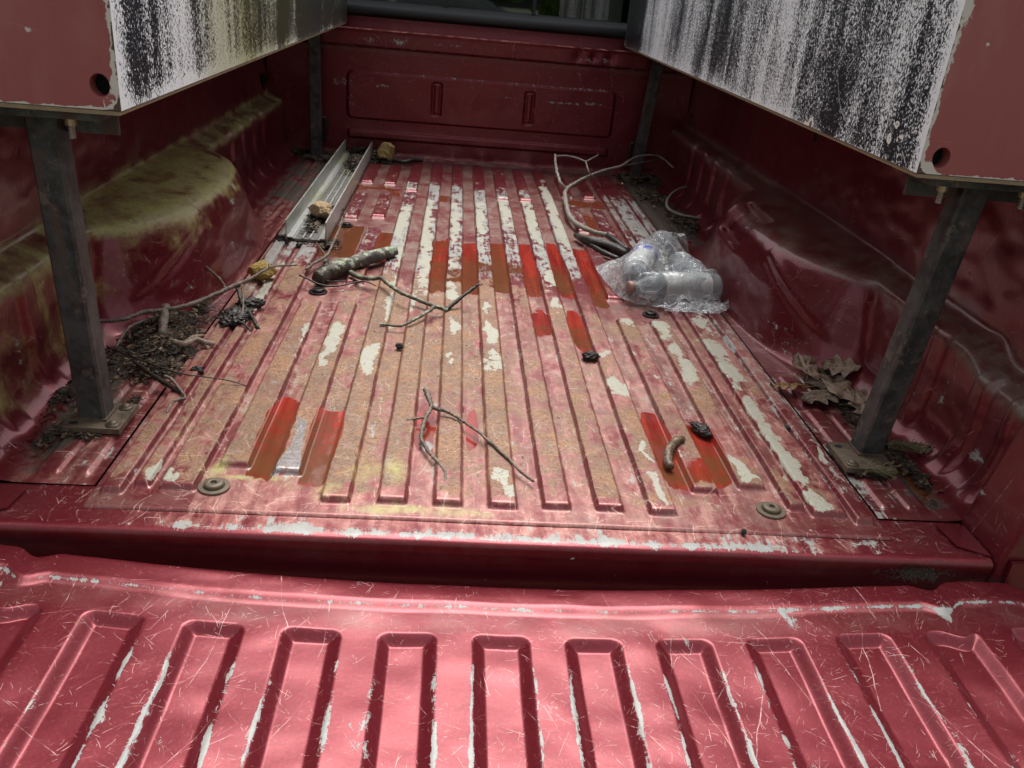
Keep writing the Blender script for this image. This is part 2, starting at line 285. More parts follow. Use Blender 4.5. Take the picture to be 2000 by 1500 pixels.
def steel(name,base=(.035,.037,.038),rust=.5):
    b=NB(name);o=b.tc.outputs['Object'];n=b.noise(o,26,8,.7);n2=b.noise(b.V('MULTIPLY',o,(1.6,1.6,.5)),14,7,.7);nf=b.noise(o,200,3)
    col=b.mix(b.step(n,.36,.64),base,tuple(c*2.6 for c in base));r=b.step(n2,.62-.22*rust,.68-.16*rust)
    col=b.mix(b.M('MULTIPLY',r,.75),col,b.mix(nf,(.055,.030,.022),(.12,.070,.048)));col=b.mix(b.M('MULTIPLY',b.step(b.noise(b.V('ADD',o,(4,4,4)),30,6,.7),.58,.63),.55),col,(.20,.165,.13))
    sc=b.M('MULTIPLY',b.step(b.noise(b.V('MULTIPLY',o,(3,3,1)),70,6,.75),.60,.66),.45);col=b.mix(sc,col,(.22,.20,.18))
    nr=b.bump(b.M('ADD',n,b.M('MULTIPLY',nf,.3)),.0012,.7);bv=b.n('ShaderNodeBevel',samples=3);bv.inputs[0].default_value=.0018
    dt=b.V('DOT_PRODUCT',bv.outputs[0],b.n('ShaderNodeNewGeometry').outputs['Normal']);ed=b.M('MULTIPLY',b.step(b.M('SUBTRACT',1,dt),.01,.10),b.step(n,.38,.55));col=b.mix(b.M('MULTIPLY',ed,.8),col,(.19,.105,.065))
    return b.fin(b.bsdf(col,b.mf(r,.42,.7),b.mf(r,.35,0),nr))
def simple(name,col,rough=.5,metal=0,var=.3,sc=40,bumpd=.0005,**k):
    b=NB(name);o=b.tc.outputs['Object'];n=b.noise(o,sc,5,.6)
    c=b.mix(n,tuple(x*(1-var) for x in col),tuple(min(1,x*(1+var)) for x in col))
    return b.fin(b.bsdf(c,rough,metal,b.bump(n,bumpd,.5),**k))
def bark(name,dark,light,lichen=0.,sc=60,wet=.55):
    b=NB(name);o=b.tc.outputs['Object'];n=b.noise(o,sc,6,.7);n2=b.noise(o,sc*3.2,4,.6)
    c=b.mix(b.step(b.M('ADD',b.M('MULTIPLY',n,.6),b.M('MULTIPLY',n2,.4)),.35,.68),dark,light)
    if lichen:
        z=b.sep(b.n('ShaderNodeNewGeometry').outputs['Normal'])[2];l=b.step(b.M('ADD',b.noise(b.V('ADD',o,(5,5,5)),38,5,.6),b.M('MULTIPLY',z,.08)),.615-lichen*.045,.63-lichen*.045)
        c=b.mix(l,c,b.mix(b.step(n2,.4,.6),(.17,.21,.13),(.33,.38,.27)));l2=b.step(b.noise(b.V('ADD',o,(9,1,5)),50,4,.6),.66,.69);c=b.mix(l2,c,(.40,.31,.12))
    return b.fin(b.bsdf(c,wet,0,b.bump(b.M('ADD',n,b.M('MULTIPLY',n2,.5)),.0022,.9)))
def rockm(name,c1,c2):
    b=NB(name);o=b.tc.outputs['Object'];n=b.noise(o,45,6,.65);n2=b.noise(o,190,4,.6)
    c=b.mix(n,c1,c2);c=b.mix(b.M('MULTIPLY',b.step(n2,.55,.7),.5),c,(.09,.05,.02));c=b.mix(b.M('MULTIPLY',b.step(b.noise(o,16,3),.58,.66),.4),c,(.12,.08,.035))
    return b.fin(b.bsdf(c,.85,0,b.bump(b.M('ADD',n,b.M('MULTIPLY',n2,.4)),.003,.9)))
M_boxred=boxred();M_spR=speckle('flaking_black_and_white_panel_right',False);M_spL=speckle('flaking_black_and_white_panel_left',True)
M_steel=steel('dark_rusty_steel');M_steel2=steel('rusty_base_plate_steel',(.075,.06,.042),.75)
M_rub=simple('black_window_rubber',(.012,.014,.018),.42,0,.3,20)
M_beige=simple('bare_plywood',(.30,.23,.14),.8,0,.25,60)
M_dark=simple('dark_void_lining',(.006,.006,.007),.9)
M_bolt=simple('dirty_brown_bolt',(.13,.10,.07),.5,.3,.35,90,.0008)
M_boltd=simple('dark_bronze_bolt',(.035,.028,.026),.3,.6,.3,90)
M_nut=simple('zinc_nut',(.42,.33,.22),.35,.8,.3,90)
M_thread=simple('threaded_bolt_steel',(.28,.26,.22),.4,.8,.3,60)
BR={
'log':[[(-0.388,0.902,0.022,0.015),(-0.364,0.949,0.024,0.0164),(-0.32,1.015,0.026,0.0158),(-0.272,1.084,0.026,0.0152),(-0.232,1.141,0.026,0.0132)],[(-0.364,0.931,0.03,0.0076),(-0.373,0.944,0.04,0.0065),(-0.378,0.95,0.05,0.0054)],[(-0.321,0.957,0.022,0.0061),(-0.293,0.925,0.022,0.0054),(-0.262,0.912,0.026,0.0049),(-0.245,0.907,0.03,0.0049),(-0.226,0.871,0.03,0.0042),(-0.197,0.822,0.03,0.0042),(-0.162,0.796,0.026,0.0041),(-0.121,0.769,0.022,0.0041),(-0.09,0.771,0.013,0.0041)],[(-0.092,0.776,0.013,0.0046),(-0.079,0.789,0.02,0.0041),(-0.057,0.807,0.035,0.0037),(-0.038,0.826,0.045,0.0037),(-0.023,0.835,0.055,0.0026)],[(-0.117,0.767,0.022,0.0041),(-0.131,0.731,0.022,0.0035),(-0.156,0.687,0.02,0.0029),(-0.182,0.663,0.014,0.0029),(-0.207,0.665,0.013,0.0025),(-0.226,0.665,0.014,0.0029)]],
'twig_under':[[(-0.427,0.892,0.03,0.0021),(-0.409,0.889,0.024,0.0021),(-0.385,0.881,0.016,0.0021),(-0.357,0.878,0.013,0.0021),(-0.326,0.888,0.014,0.0017),(-0.296,0.907,0.018,0.0016),(-0.275,0.902,0.02,0.0014),(-0.255,0.886,0.018,0.0013)],[(-0.373,0.907,0.014,0.0019),(-0.351,0.902,0.016,0.0016),(-0.326,0.905,0.018,0.0013)]],
'twig_channel':[[(-0.424,0.964,0.02,0.0029),(-0.414,1.01,0.02,0.0034),(-0.394,1.076,0.02,0.0035),(-0.387,1.131,0.03,0.0031),(-0.381,1.164,0.045,0.0029),(-0.378,1.216,0.055,0.0027),(-0.382,1.294,0.06,0.0023)],[(-0.394,1.076,0.02,0.0023),(-0.42,1.148,0.02,0.0019),(-0.433,1.182,0.02,0.0015)],[(-0.414,1.01,0.02,0.0022),(-0.422,0.989,0.026,0.0017)]],
'ytwig':[[(-0.122,0.342,0.03,0.0036),(-0.114,0.316,0.028,0.0043),(-0.106,0.291,0.022,0.0035),(-0.087,0.286,0.02,0.003),(-0.07,0.277,0.016,0.0026),(-0.047,0.251,0.014,0.0024),(-0.026,0.224,0.013,0.0023),(0.004,0.171,0.012,0.0022),(0.019,0.143,0.012,0.0024),(0.03,0.12,0.011,0.0022),(0.048,0.095,0.01,0.0021)],[(-0.107,0.294,0.024,0.0031),(-0.116,0.259,0.02,0.0031),(-0.121,0.213,0.014,0.003),(-0.116,0.183,0.013,0.0029),(-0.101,0.149,0.012,0.0028),(-0.089,0.127,0.011,0.0025),(-0.081,0.101,0.01,0.0025),(-0.082,0.068,0.008,0.002)],[(-0.116,0.272,0.014,0.002),(-0.133,0.267,0.012,0.002),(-0.147,0.264,0.01,0.0028)]],
'longbr':[[(-0.733,0.495,0.05,0.0025),(-0.715,0.508,0.05,0.0034),(-0.681,0.524,0.05,0.0038),(-0.658,0.564,0.05,0.004),(-0.614,0.591,0.05,0.0041),(-0.582,0.628,0.05,0.0042),(-0.549,0.699,0.05,0.0043),(-0.531,0.744,0.05,0.0041),(-0.509,0.795,0.05,0.003),(-0.492,0.836,0.055,0.0027),(-0.479,0.883,0.05,0.0021),(-0.444,0.96,0.03,0.0016)],[(-0.542,0.713,0.05,0.0029),(-0.562,0.753,0.055,0.0022),(-0.58,0.774,0.06,0.0022),(-0.616,0.804,0.075,0.002),(-0.635,0.811,0.085,0.0016),(-0.651,0.832,0.09,0.0014)],[(-0.52,0.749,0.05,0.0024),(-0.512,0.723,0.035,0.0021),(-0.499,0.664,0.02,0.0019),(-0.491,0.635,0.012,0.0019)],[(-0.484,0.852,0.055,0.0014),(-0.486,0.859,0.062,0.0012)]],
'darktwig':[[(-0.53,0.749,0.045,0.0029),(-0.517,0.716,0.035,0.0034),(-0.509,0.702,0.025,0.0039),(-0.484,0.663,0.018,0.0038),(-0.459,0.613,0.01,0.0037)],[(-0.546,0.674,0.02,0.0019),(-0.523,0.638,0.02,0.0022),(-0.498,0.63,0.016,0.0024),(-0.47,0.6,0.01,0.002)]],
'stub':[[(-0.628,0.602,0.05,0.0072),(-0.621,0.564,0.04,0.008),(-0.609,0.509,0.028,0.0069)]],
'drift':[[(-0.616,0.518,0.02,0.0043),(-0.586,0.498,0.022,0.0056),(-0.563,0.487,0.024,0.0056),(-0.547,0.509,0.026,0.0043),(-0.532,0.506,0.022,0.0048),(-0.517,0.513,0.016,0.0039)],[(-0.562,0.492,0.024,0.0034),(-0.552,0.508,0.03,0.0035),(-0.546,0.541,0.02,0.0027)],[(-0.54,0.51,0.02,0.0035),(-0.527,0.501,0.014,0.003),(-0.522,0.502,0.01,0.0022)]],
'arc':[[(-0.645,0.579,0.035,0.0027),(-0.66,0.555,0.035,0.0026),(-0.671,0.522,0.035,0.0026),(-0.673,0.485,0.03,0.0025),(-0.671,0.453,0.024,0.0022)]],
'thin':[[(-0.684,0.446,0.03,0.0013),(-0.628,0.405,0.032,0.0013),(-0.561,0.367,0.03,0.0013),(-0.52,0.361,0.024,0.0012),(-0.459,0.361,0.018,0.001),(-0.421,0.354,0.012,0.0008)]],
'darkstick':[[(-0.626,0.41,0.02,0.0033),(-0.588,0.369,0.02,0.0036),(-0.554,0.341,0.018,0.0039),(-0.528,0.321,0.014,0.0035),(-0.521,0.315,0.012,0.0027)]],
'hook':[[(-0.555,0.35,0.025,0.0027),(-0.543,0.34,0.025,0.0028),(-0.527,0.323,0.02,0.0025),(-0.509,0.301,0.012,0.0026),(-0.516,0.293,0.012,0.0023),(-0.524,0.283,0.011,0.0023),(-0.524,0.263,0.01,0.0022),(-0.522,0.248,0.009,0.0024)]],
'backtwig':[[(0.365,1.446,0.02,0.0069),(0.33,1.476,0.02,0.007),(0.291,1.533,0.022,0.0071),(0.274,1.613,0.025,0.0073),(0.273,1.708,0.03,0.0075),(0.281,1.812,0.032,0.007),(0.297,1.945,0.035,0.0065),(0.349,2.031,0.05,0.0066),(0.416,2.127,0.06,0.0058),(0.481,2.192,0.07,0.0052),(0.53,2.217,0.08,0.0046),(0.592,2.294,0.1,0.0043),(0.659,2.319,0.11,0.0036),(0.704,2.338,0.1,0.0033),(0.737,2.255,0.08,0.0025)],[(0.297,1.945,0.035,0.0052),(0.274,1.96,0.06,0.0049),(0.27,2.066,0.08,0.0047),(0.279,2.23,0.1,0.0045)],[(0.28,2.201,0.1,0.0035),(0.327,2.22,0.1,0.0035),(0.361,2.184,0.1,0.0035),(0.383,2.145,0.1,0.0031),(0.408,2.16,0.11,0.0027),(0.43,2.174,0.12,0.0021)],[(0.383,2.145,0.1,0.0031),(0.384,2.083,0.085,0.0027),(0.394,2.071,0.07,0.0024),(0.413,2.08,0.055,0.002)],[(0.53,2.217,0.08,0.0035),(0.573,2.261,0.08,0.0032),(0.617,2.307,0.08,0.0029),(0.7,2.4,0.08,0.0022)]],
'sidetwig':[[(0.743,2.034,0.06,0.0027),(0.691,1.997,0.05,0.004),(0.645,1.909,0.035,0.0049),(0.624,1.809,0.03,0.005),(0.652,1.775,0.02,0.005),(0.69,1.746,0.02,0.0046),(0.74,1.74,0.02,0.004)]],
'darklog':[[(0.271,1.443,0.016,0.0069),(0.286,1.395,0.02,0.0108),(0.32,1.358,0.024,0.0133),(0.357,1.317,0.024,0.0144),(0.391,1.258,0.022,0.0128)],[(0.355,1.394,0.034,0.0067),(0.372,1.329,0.036,0.0066),(0.397,1.276,0.03,0.0052)],[(0.301,1.367,0.014,0.0053),(0.332,1.286,0.014,0.0065),(0.369,1.248,0.012,0.0051)]],
'backstick':[[(-0.322,2.331,0.015,0.0072),(-0.279,2.313,0.016,0.0089),(-0.246,2.345,0.02,0.009),(-0.215,2.362,0.015,0.009)]],
'curl':[[(0.306,0.239,0.014,0.0054),(0.293,0.229,0.016,0.0069),(0.278,0.209,0.016,0.0072),(0.269,0.187,0.015,0.0067),(0.266,0.168,0.013,0.0066),(0.266,0.153,0.011,0.0058)]],
}
CREAM=[(-0.311,0.612,0.011,0.052),(-0.362,0.605,0.008,0.0565),(-0.313,0.523,0.009,0.0525),(-0.356,0.516,0.008,0.0325),(-0.237,0.51,0.012,0.0565),(-0.236,0.464,0.008,0.04),(-0.214,0.79,0.013,0.088),(-0.208,0.925,0.016,0.071),(-0.207,1.175,0.013,0.1755),(-0.168,0.832,0.009,0.0975),(-0.151,1.115,0.015,0.25),(-0.097,0.946,0.012,0.0585),(-0.08,0.894,0.014,0.035),(-0.077,0.69,0.01,0.0345),(-0.083,0.53,0.006,0.0145),(-0.082,1.107,0.011,0.0835),(-0.004,0.808,0.008,0.045),(-0.002,0.66,0.01,0.061),(-0.001,0.567,0.01,0.0355),(-0.001,0.504,0.015,0.0285),(0.006,0.094,0.009,0.028),(0.164,1.055,0.011,0.0895),(0.155,0.885,0.01,0.0485),(0.233,0.589,0.012,0.016),(0.226,0.444,0.012,0.02),(0.23,0.412,0.012,0.0215),(0.312,0.797,0.01,0.0455),(0.282,0.607,0.009,0.0265),(0.38,0.764,0.017,0.069),(0.385,0.649,0.013,0.0615),(0.389,0.559,0.015,0.051),(0.385,0.499,0.012,0.0335),(0.309,0.512,0.009,0.0195),(0.234,0.209,0.006,0.013),(0.236,0.185,0.005,0.016),(0.233,0.103,0.006,0.032),(0.377,0.16,0.007,0.0345),(0.382,0.122,0.013,0.012),(0.483,0.78,0.015,0.064),(0.467,0.634,0.014,0.0665),(0.469,0.51,0.015,0.058),(0.469,0.38,0.016,0.054),(0.465,0.267,0.014,0.0545),(0.465,0.167,0.016,0.0445),(0.468,0.086,0.015,0.0345),(-0.481,0.078,0.009,0.029),(-0.466,0.059,0.007,0.013),(-0.211,0.034,0.004,0.0115),(0.297,0.175,0.004,0.026),(0.104,1.563,0.012,0.238),(-0.005,1.538,0.012,0.256),(0.154,1.581,0.015,0.265),(0.235,1.61,0.016,0.307),(0.24,1.851,0.014,0.2175),(-0.161,1.496,0.013,0.247),(-0.231,1.477,0.016,0.243),(-0.081,1.573,0.012,0.238),(0.23,1.988,0.011,0.158),(0.147,1.686,0.013,0.169),(0.076,1.731,0.013,0.174),(-0.496,0.876,0.008,0.134),(-0.475,1.105,0.007,0.0745),(-0.492,0.74,0.006,0.059),(0.562,0.208,0.006,0.051),(0.532,0.222,0.006,0.0445),(0.549,0.078,0.008,0.007),(0.546,0.128,0.006,0.018)]
# ---------------------------------------------------------------- the truck
truck=empty('pickup_truck',(0,-.045,-.2))
tag(truck,'weathered red pickup truck with worn open cargo bed and lowered tailgate','pickup truck')
INV=truck.location.copy()
def tp(o): o.parent=truck;o.matrix_parent_inverse=Matrix.Translation(-INV);return o
P_=.077
ridges=[]
for k in range(-3,4):
    y1=2.40
    if k in(-3,): ridges+=[(k*P_,.0165,.03,1.87),(k*P_,.0165,1.90,2.36)]
    elif k in(1,2): ridges+=[(k*P_,.0165,.036,1.83),(k*P_,.0165,1.865,2.37)]
    else: ridges.append((k*P_,.0165,.032,2.38))
for s in(-1,1):
    ridges+=[(s*4*P_,.0165,.095,.80),(s*4*P_,.0165,.93,1.40),(s*4*P_,.0165,1.53,1.83),(s*4*P_,.0165,1.97,2.28)]
    ridges+=[(s*5*P_,.018,.11,.80),(s*5*P_,.0165,1.50,1.81),(s*5*P_,.0165,1.97,2.28)]
    ridges+=[(s*.529,.011,.03,2.38)]
ridges+=[(-.447,.021,.045,2.36),(.482,.023,.045,2.36),(-.495,.008,.05,2.3),(.437,.009,.06,2.3),(.385,.0165,.95,1.4)]
def floor_h(X,Y):
    h=np.zeros_like(X)
    wob=(fbm(X*0+Y*3,Y*0+X*4,5)-.5)*.004
    for xc,hw,a,b_ in ridges:
        e=np.abs(X+wob-xc);c=1-ss(hw,hw+.0055,e)
        # rounded ends
        l=np.clip(Y-(a+.006),None,0)+np.clip((b_-.006)-Y,None,0)
        c=c*(1-ss(.0,.009,-l))
        h=np.maximum(h,c)
    return h
xs=np.linspace(-.5562,.5562,620);ys=np.concatenate([np.linspace(0.0,.9,300),np.linspace(.9,2.425,331)[1:]])
X,Y=np.meshgrid(xs,ys)
rh=floor_h(X,Y)
dent=(fbm(X*7,Y*5,31,3)-.5)*.0045+(fbm(X*20,Y*14,37,3)-.5)*.0009
edge=np.minimum(np.minimum(X+.5562,.5562-X),Y)
Z=.0092*rh+dent*ss(0,.05,edge)-.0035*(1-ss(0,.002,edge))+.0012
Z=Z+ .012*ss(2.39,2.425,Y)**2
n1=fbm(X*24,Y*9,3);n2=fbm(X*9,Y*4,8);nL=fbm(X*3,Y*2.2,12)
near=1-ss(.82,1.05,Y+(nL-.5)*.35);mid=band(Y,.95,1.95,.12)
inr=ss(.42,.38,np.abs(X)) if False else 1-ss(.40,.46,np.abs(X))
top=rh
cream=np.zeros_like(X);rnd=np.random.RandomState(4)
cwx=(fbm(X*45,Y*30,201,3)-.5)*.030;cwy=(fbm(X*38,Y*24,203,3)-.5)*.075
for cx,cy,rx,ry in CREAM:
    d=((X+cwx-cx)/(rx*1.15))**2+((Y+cwy-cy)/(ry*1.05))**2
    cream=np.maximum(cream,.84*np.exp(-d*.60))
cream=cream*(.25+.75*top)
primer=np.clip(top*band(Y,1.0,2.02,.10)*(.50+.28*(n2-.35))*(1-.45*ss(.26,.30,np.abs(X))*(np.abs(X)<.43)),0,1)
primer=primer+top*ss(2.0,2.2,Y)*.12+ .13*np.exp(-((Y-.012)/.012)**2)*(.6+n2*.8)*(1-ss(.3,.56,np.abs(X))*.3)
primer=primer+.30*band(X,.505,.556,.01)*band(Y,.05,1.4,.1)*n2*1.6+.32*band(X,-.54,-.515,.008)*band(Y,.75,1.4,.1)+.34*top*(X>.45)*(X<.52)*band(Y,.6,1.6,.2)*n2*1.5
rust=near*(.44+.15*top*inr+.85*(n2-.5)-.20*ss(.28,.40,np.abs(X))*(1-top))+.10*near*band(X,-.26,.02,.03)*band(Y,.45,.95,.05)
rust=rust+band(Y,.95,2.2,.1)*top*.26+mid*.05
rust=rust*(1-.75*(1-ss(.025,.075,Y)))*(1-.55*ss(.47,.53,np.abs(X))*(X>0))
rust=rust+.10*(X<-.42)*near*top
fade=near*.55+(1-near)*.10+.3*mid*(X<-.44)*1.0;fade=np.clip(fade*(1-.5*ss(.45,.556,X)*(1-ss(.2,.5,Y)))-.35*(X<-.42)*(1-ss(.02,.12,Y)),0,1)
fade=np.clip(fade-.35*(1-ss(.0,.1,Y))*ss(.25,.5,X),0,1)
flank=np.clip(4*rh*(1-rh),0,1);rust=rust-.34*flank;fade=np.clip(fade-.30*flank-.10*(1-top)*(n1-.3),0,1)
grime=np.clip((1-near)*(1-top)*(.65+.7*(n2-.4))+near*(.22+.5*(nL-.3)+.3*n1*(1-top)),0,1)
wet=np.zeros_like(X);silt=np.zeros_like(X)
wz=[(-.1155,.012+.01,.91,1.375,.5),(-.0385,.024,.885,1.345,.55),(.0385,.022,.93,1.36,.7),(.1155,.020,.90,1.35,.35),(.1925,.020,.905,1.36,.3),(.268,.024,.90,1.36,.25),
    (.1155,.020,.68,.825,.25),(.1925,.019,.60,.825,.45),
    (-.3465,.0225,.095,.325,.45),(-.270,.0235,.092,.33,.45),(.270,.020,.13,.335,.3),(.3465,.020,.13,.325,.3),
    (-.1155,.014,.19,.34,.1),(-.0385,.010,.21,.32,.1),(.30,.05,.125,.19,.4)]
wn=fbm(X*26,Y*22,71)-.5;wn2=fbm(X*11,Y*9,73)-.5
for xc,hw,a,b_,s_ in wz:
    q_=np.clip((Y-a)/(b_-a),0,1);lens=hw*(.80+.25*np.sin(q_*math.pi)**.6)+.012*wn2
    t=(1-ss(lens-.004,lens+.004,np.abs(X+.010*wn-xc)))*band(Y+.05*wn+.12*wn2,a,b_,.028);wet=np.maximum(wet,t*(1-.30*top));silt=np.maximum(silt,t*(s_-.12+.5*(1-ss(a,b_,Y+.25*wn2))+.9*wn2))
# spots where the wet spills over the ridges
for xc,a,b_ in((0,.93,1.15),(-.077,.95,1.20),(.077,1.0,1.2)):
    t=band(X,xc-.02,xc+.02,.004)*band(Y,a,b_,.04);wet=np.maximum(wet,t*(.55+.5*wn2+.6*wn));silt=np.maximum(silt,t*.8)
t=band(X,-.425,-.335,.006)*band(Y,1.13,1.43,.015);wet=np.maximum(wet,t);silt=np.maximum(silt,t)
t=band(X,-.30,-.245,.006)*band(Y,1.10,1.38,.015)*(1-top);wet=np.maximum(wet,t);silt=np.maximum(silt,t*.6)
for a in((-.45,-.26,1.84,1.94),(-.16,-.10,1.75,1.9),(.30,.43,1.82,1.95),(.31,.37,1.5,1.75)):
    t=band(X,a[0],a[1],.012)*band(Y+.2*wn2,a[2],a[3],.03)*(1-top*.9);wet=np.maximum(wet,t*.62);silt=np.maximum(silt,t*.62)
hg=.007+.012*np.abs((Y-.20)/.10)**1.3;painted_glare=.8*(1-ss(hg-.004,hg+.004,np.abs(X+.010*wn+.309)))*band(Y+.04*wn,.095,.265,.02)+.8*np.exp(-(((X+.113)/.018)**2+((Y-.195)/.03)**2)*1.4)*(X<-.1)*(1-rh)  # sky glare painted on the wet ridge, plus a small second patch
moss=np.zeros_like(X)
primer=primer+(.13*near*(1-top)+.10*near)*ss(.02,.10,Y)
for cx,cy,rx,ry,a in((-.408,.10,.012,.035,1.),(-.37,.086,.05,.008,.95),(-.22,.05,.05,.03,.45),(-.13,.02,.10,.012,.55),(-.02,.018,.1,.01,.4),(-.2,.1,.03,.05,.35),(-.155,.1,.02,.05,.4),(-.49,.2,.02,.05,.3)):
    moss=np.maximum(moss,a*np.exp(-(((X-cx)/rx)**2+((Y-cy)/ry)**2)))
dirt=.42*ss(2.2,2.40,Y)*(.6+.8*(n2-.5))*(.35+.65*ss(.15,.4,np.abs(X)))+.25*band(X,-.56,-.55,.004)+.35*ss(.44,.53,X)*ss(1.5,1.9,Y)
scr=np.clip(1.0+.3*n2,0,1)*(1-.3*ss(1.8,2.3,Y))
FA=dict(primer=primer,rust=rust,moss=moss,wet=wet,fade=fade,dirt=dirt,scr=scr,grime=grime,silt=silt,cream=cream,painted_glare=painted_glare,scrf=np.clip(.75+.5*(n2-.4),0,1)*(1-.35*ss(1.2,2.2,Y)))
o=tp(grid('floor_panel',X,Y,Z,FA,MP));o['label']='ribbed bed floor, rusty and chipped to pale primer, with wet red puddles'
# ---- sill in front of the floor panel, rounded over the rear edge
prof=[(0.0512,-.003),(0.046,-.003),(.03,-.003),(.012,-.003),(-.003,-.003),(-.012,-.0025),(-.022,-.002),(-.030,-.002),(-.036,-.003),(-.0412,-.0052),(-.0440,-.0088),(-.0445,-.013),(-.0430,-.022),(-.0405,-.032),(-.038,-.05),(-.036,-.065),(-.036,-.075),(-.036,-.09),(-.036,-.16)]
pp=np.array([p[:2] for p in catmull([(a,b,0,0) for a,b in prof],6)])
xs=np.linspace(-.684,.684,500);X,Sx=np.meshgrid(xs,np.arange(len(pp)))
Y=pp[:,0][:,None]+X*0;Z=pp[:,1][:,None]+X*0
Y=Y+(fbm(X*5,Z*9,3)-.5)*.002;Z=Z+(fbm(X*9,Y*9,5)-.5)*.0015
nz=fbm(X*14,X*0+3,9);nz2=fbm(X*40,Sx*.3,19)
w=.64*(.0+1.35*nz)*np.exp(-((Sx-40)/(5.+8*fbm(X*5,X*0,88)))**2)*(1-ss(.30,.58,np.abs(X+.02)))+.8*(.1+1.3*nz2)*np.exp(-((Sx-45)/7.)**2)*(1-ss(.3,.68,np.abs(X)))
primer=w*.72+.28*np.exp(-((Sx-24)/10.)**2)*(nz+.1)*(X>-.35)*(1-ss(.6,.68,X))
for cx,a in((.42,.4),(.52,.35),(.30,.35),(-.3,.2),(-.36,.25),(.12,.2)): primer=primer+a*np.exp(-((X-cx)/.03)**2)*np.exp(-((Sx-28)/7.)**2)
fd=.45*(1-ss(.35,.6,np.abs(X)))*(1-ss(44,52,Sx))
A=dict(primer=primer,fade=fd+.1,rust=primer*.25,moss=X*0,wet=X*0,dirt=.5*ss(.5,.56,X)*band(Sx,52,66,3)*nz2+.6*ss(.62,.68,X)*ss(48,52,Sx)*nz2+.3*np.exp(-((Sx-18)/2.)**2),scrf=(X*0+.6)*(1-ss(42,48,Sx)),scr=(X*0+1.)*(1-ss(42,48,Sx)),grime=.25*band(Sx,55,80,4)*(nz+.2)+.15*(Sx<44)*nz,silt=X*0,cream=X*0)
o=tp(grid('rear_sill',X,Y,Z,A,MP));o['label']='rounded rear sill of the bed, worn to pale primer along its edge'
# ---- tailgate
def tg_z(X): return -.028-.036*np.clip(1-(X/.64)**2,0,1)
xs=np.linspace(-.73,.73,740);t=np.concatenate([np.linspace(0,.14,90),np.linspace(.14,.62,190)[1:]])
X,T=np.meshgrid(xs,t)
tab=ss(.585,.615,np.abs(X));y0=-.058-.012*band(np.abs(X),.57,.60,.015)+.004*tab-(.02*ss(.69,.73,np.abs(X)))
y0=y0+(fbm(X*6,X*0,3)-.5)*.004-.004*(fbm(X*3,X*0,77)-.5)*2
Y=y0-T
Zt=tg_z(X)
lip=-.012*np.exp(-T/.0022)
bead=.0055*(1-ss(.038,.058,T))*ss(0,.006,T)+lip
zz=bead+(fbm(X*6,T*9,41,3)-.5)*.007*ss(.0,.03,T)+(fbm(X*14+3,T*11,43,2)-.5)*.0022*ss(.0,.03,T)+(fbm(X*2.5,T*3,47,2)-.5)*.007
pw=.036;pit_=np.zeros_like(X);dist=np.full_like(X,9.)
for k in range(-6,7):
    xc=k*.1148-.004
    # rounded-rect sdf: half width .034 outer, starts at T=.085
    dx=np.abs(X-xc)-(pw-.014);dy=(.093+.014)-T
    d=np.where((dx>0)&(dy>0),np.hypot(np.clip(dx,0,None),np.clip(dy,0,None)),np.maximum(dx,dy))-.014
    dist=np.minimum(dist,d)
pl_=np.clip(-dist/.0155,0,1);pit_=.75*pl_+.25*ss(0,1,pl_);pit_=np.where(pl_<1,pit_,1.)
Z=Zt+zz-.0100*pit_-.05*ss(.715,.73,np.abs(X))
rim=np.exp(-((dist-.0005+.009*(fbm(X*22,T*16,301,3)-.5))/(.0016+.0032*fbm(X*8,T*9,303,2)))**2)
nz=fbm(X*18,T*10,61);nzb=fbm(X*5,T*4,67)
primer=rim*(.06+.78*ss(.33,.62,nzb)*(.35+.9*fbm(X*30,T*22,71)))*ss(.11,.17,T)+.62*np.exp(-((T-.0475)/.0032)**2)*(.55+.6*fbm(X*6,X*0,69))+.60*np.exp(-(T/.0032)**2)*(1-ss(.45,.6,np.abs(X)))*(.5+nzb)
for a,b_,c_,d_,e_ in((.375,.065,.012,.025,.6),(.58,.055,.008,.012,.7),(-.36,.28,.03,.03,.3),(-.45,.24,.03,.02,.3),(-.17,.25,.03,.05,.25),(.33,.3,.01,.04,.3)): primer=primer+e_*np.exp(-(((X-a)/c_)**2+((T-b_)/d_)**2))
rust=rim*(.05+.5*(1-nzb))*(1-ss(.14,.3,T))*.9+.3*np.exp(-((T-.0475)/.005)**2)*band(X,-.2,.3,.1)
A=dict(primer=primer,rust=rust,moss=X*0,wet=X*0,fade=np.clip(.02+.12*(nzb-.4)+.06*(1-pit_),0,1),dirt=X*0,scr=np.clip(.10+.9*(nzb-.2)+.30*(1-pit_),0,1),grime=.35*band(T,.052,.09,.01)*nz,silt=X*0,cream=X*0)
o=tp(grid('tailgate',X,Y,Z,A,MP,flip=True));o['label']='lowered tailgate with long pressed pockets, scratched to grey primer'
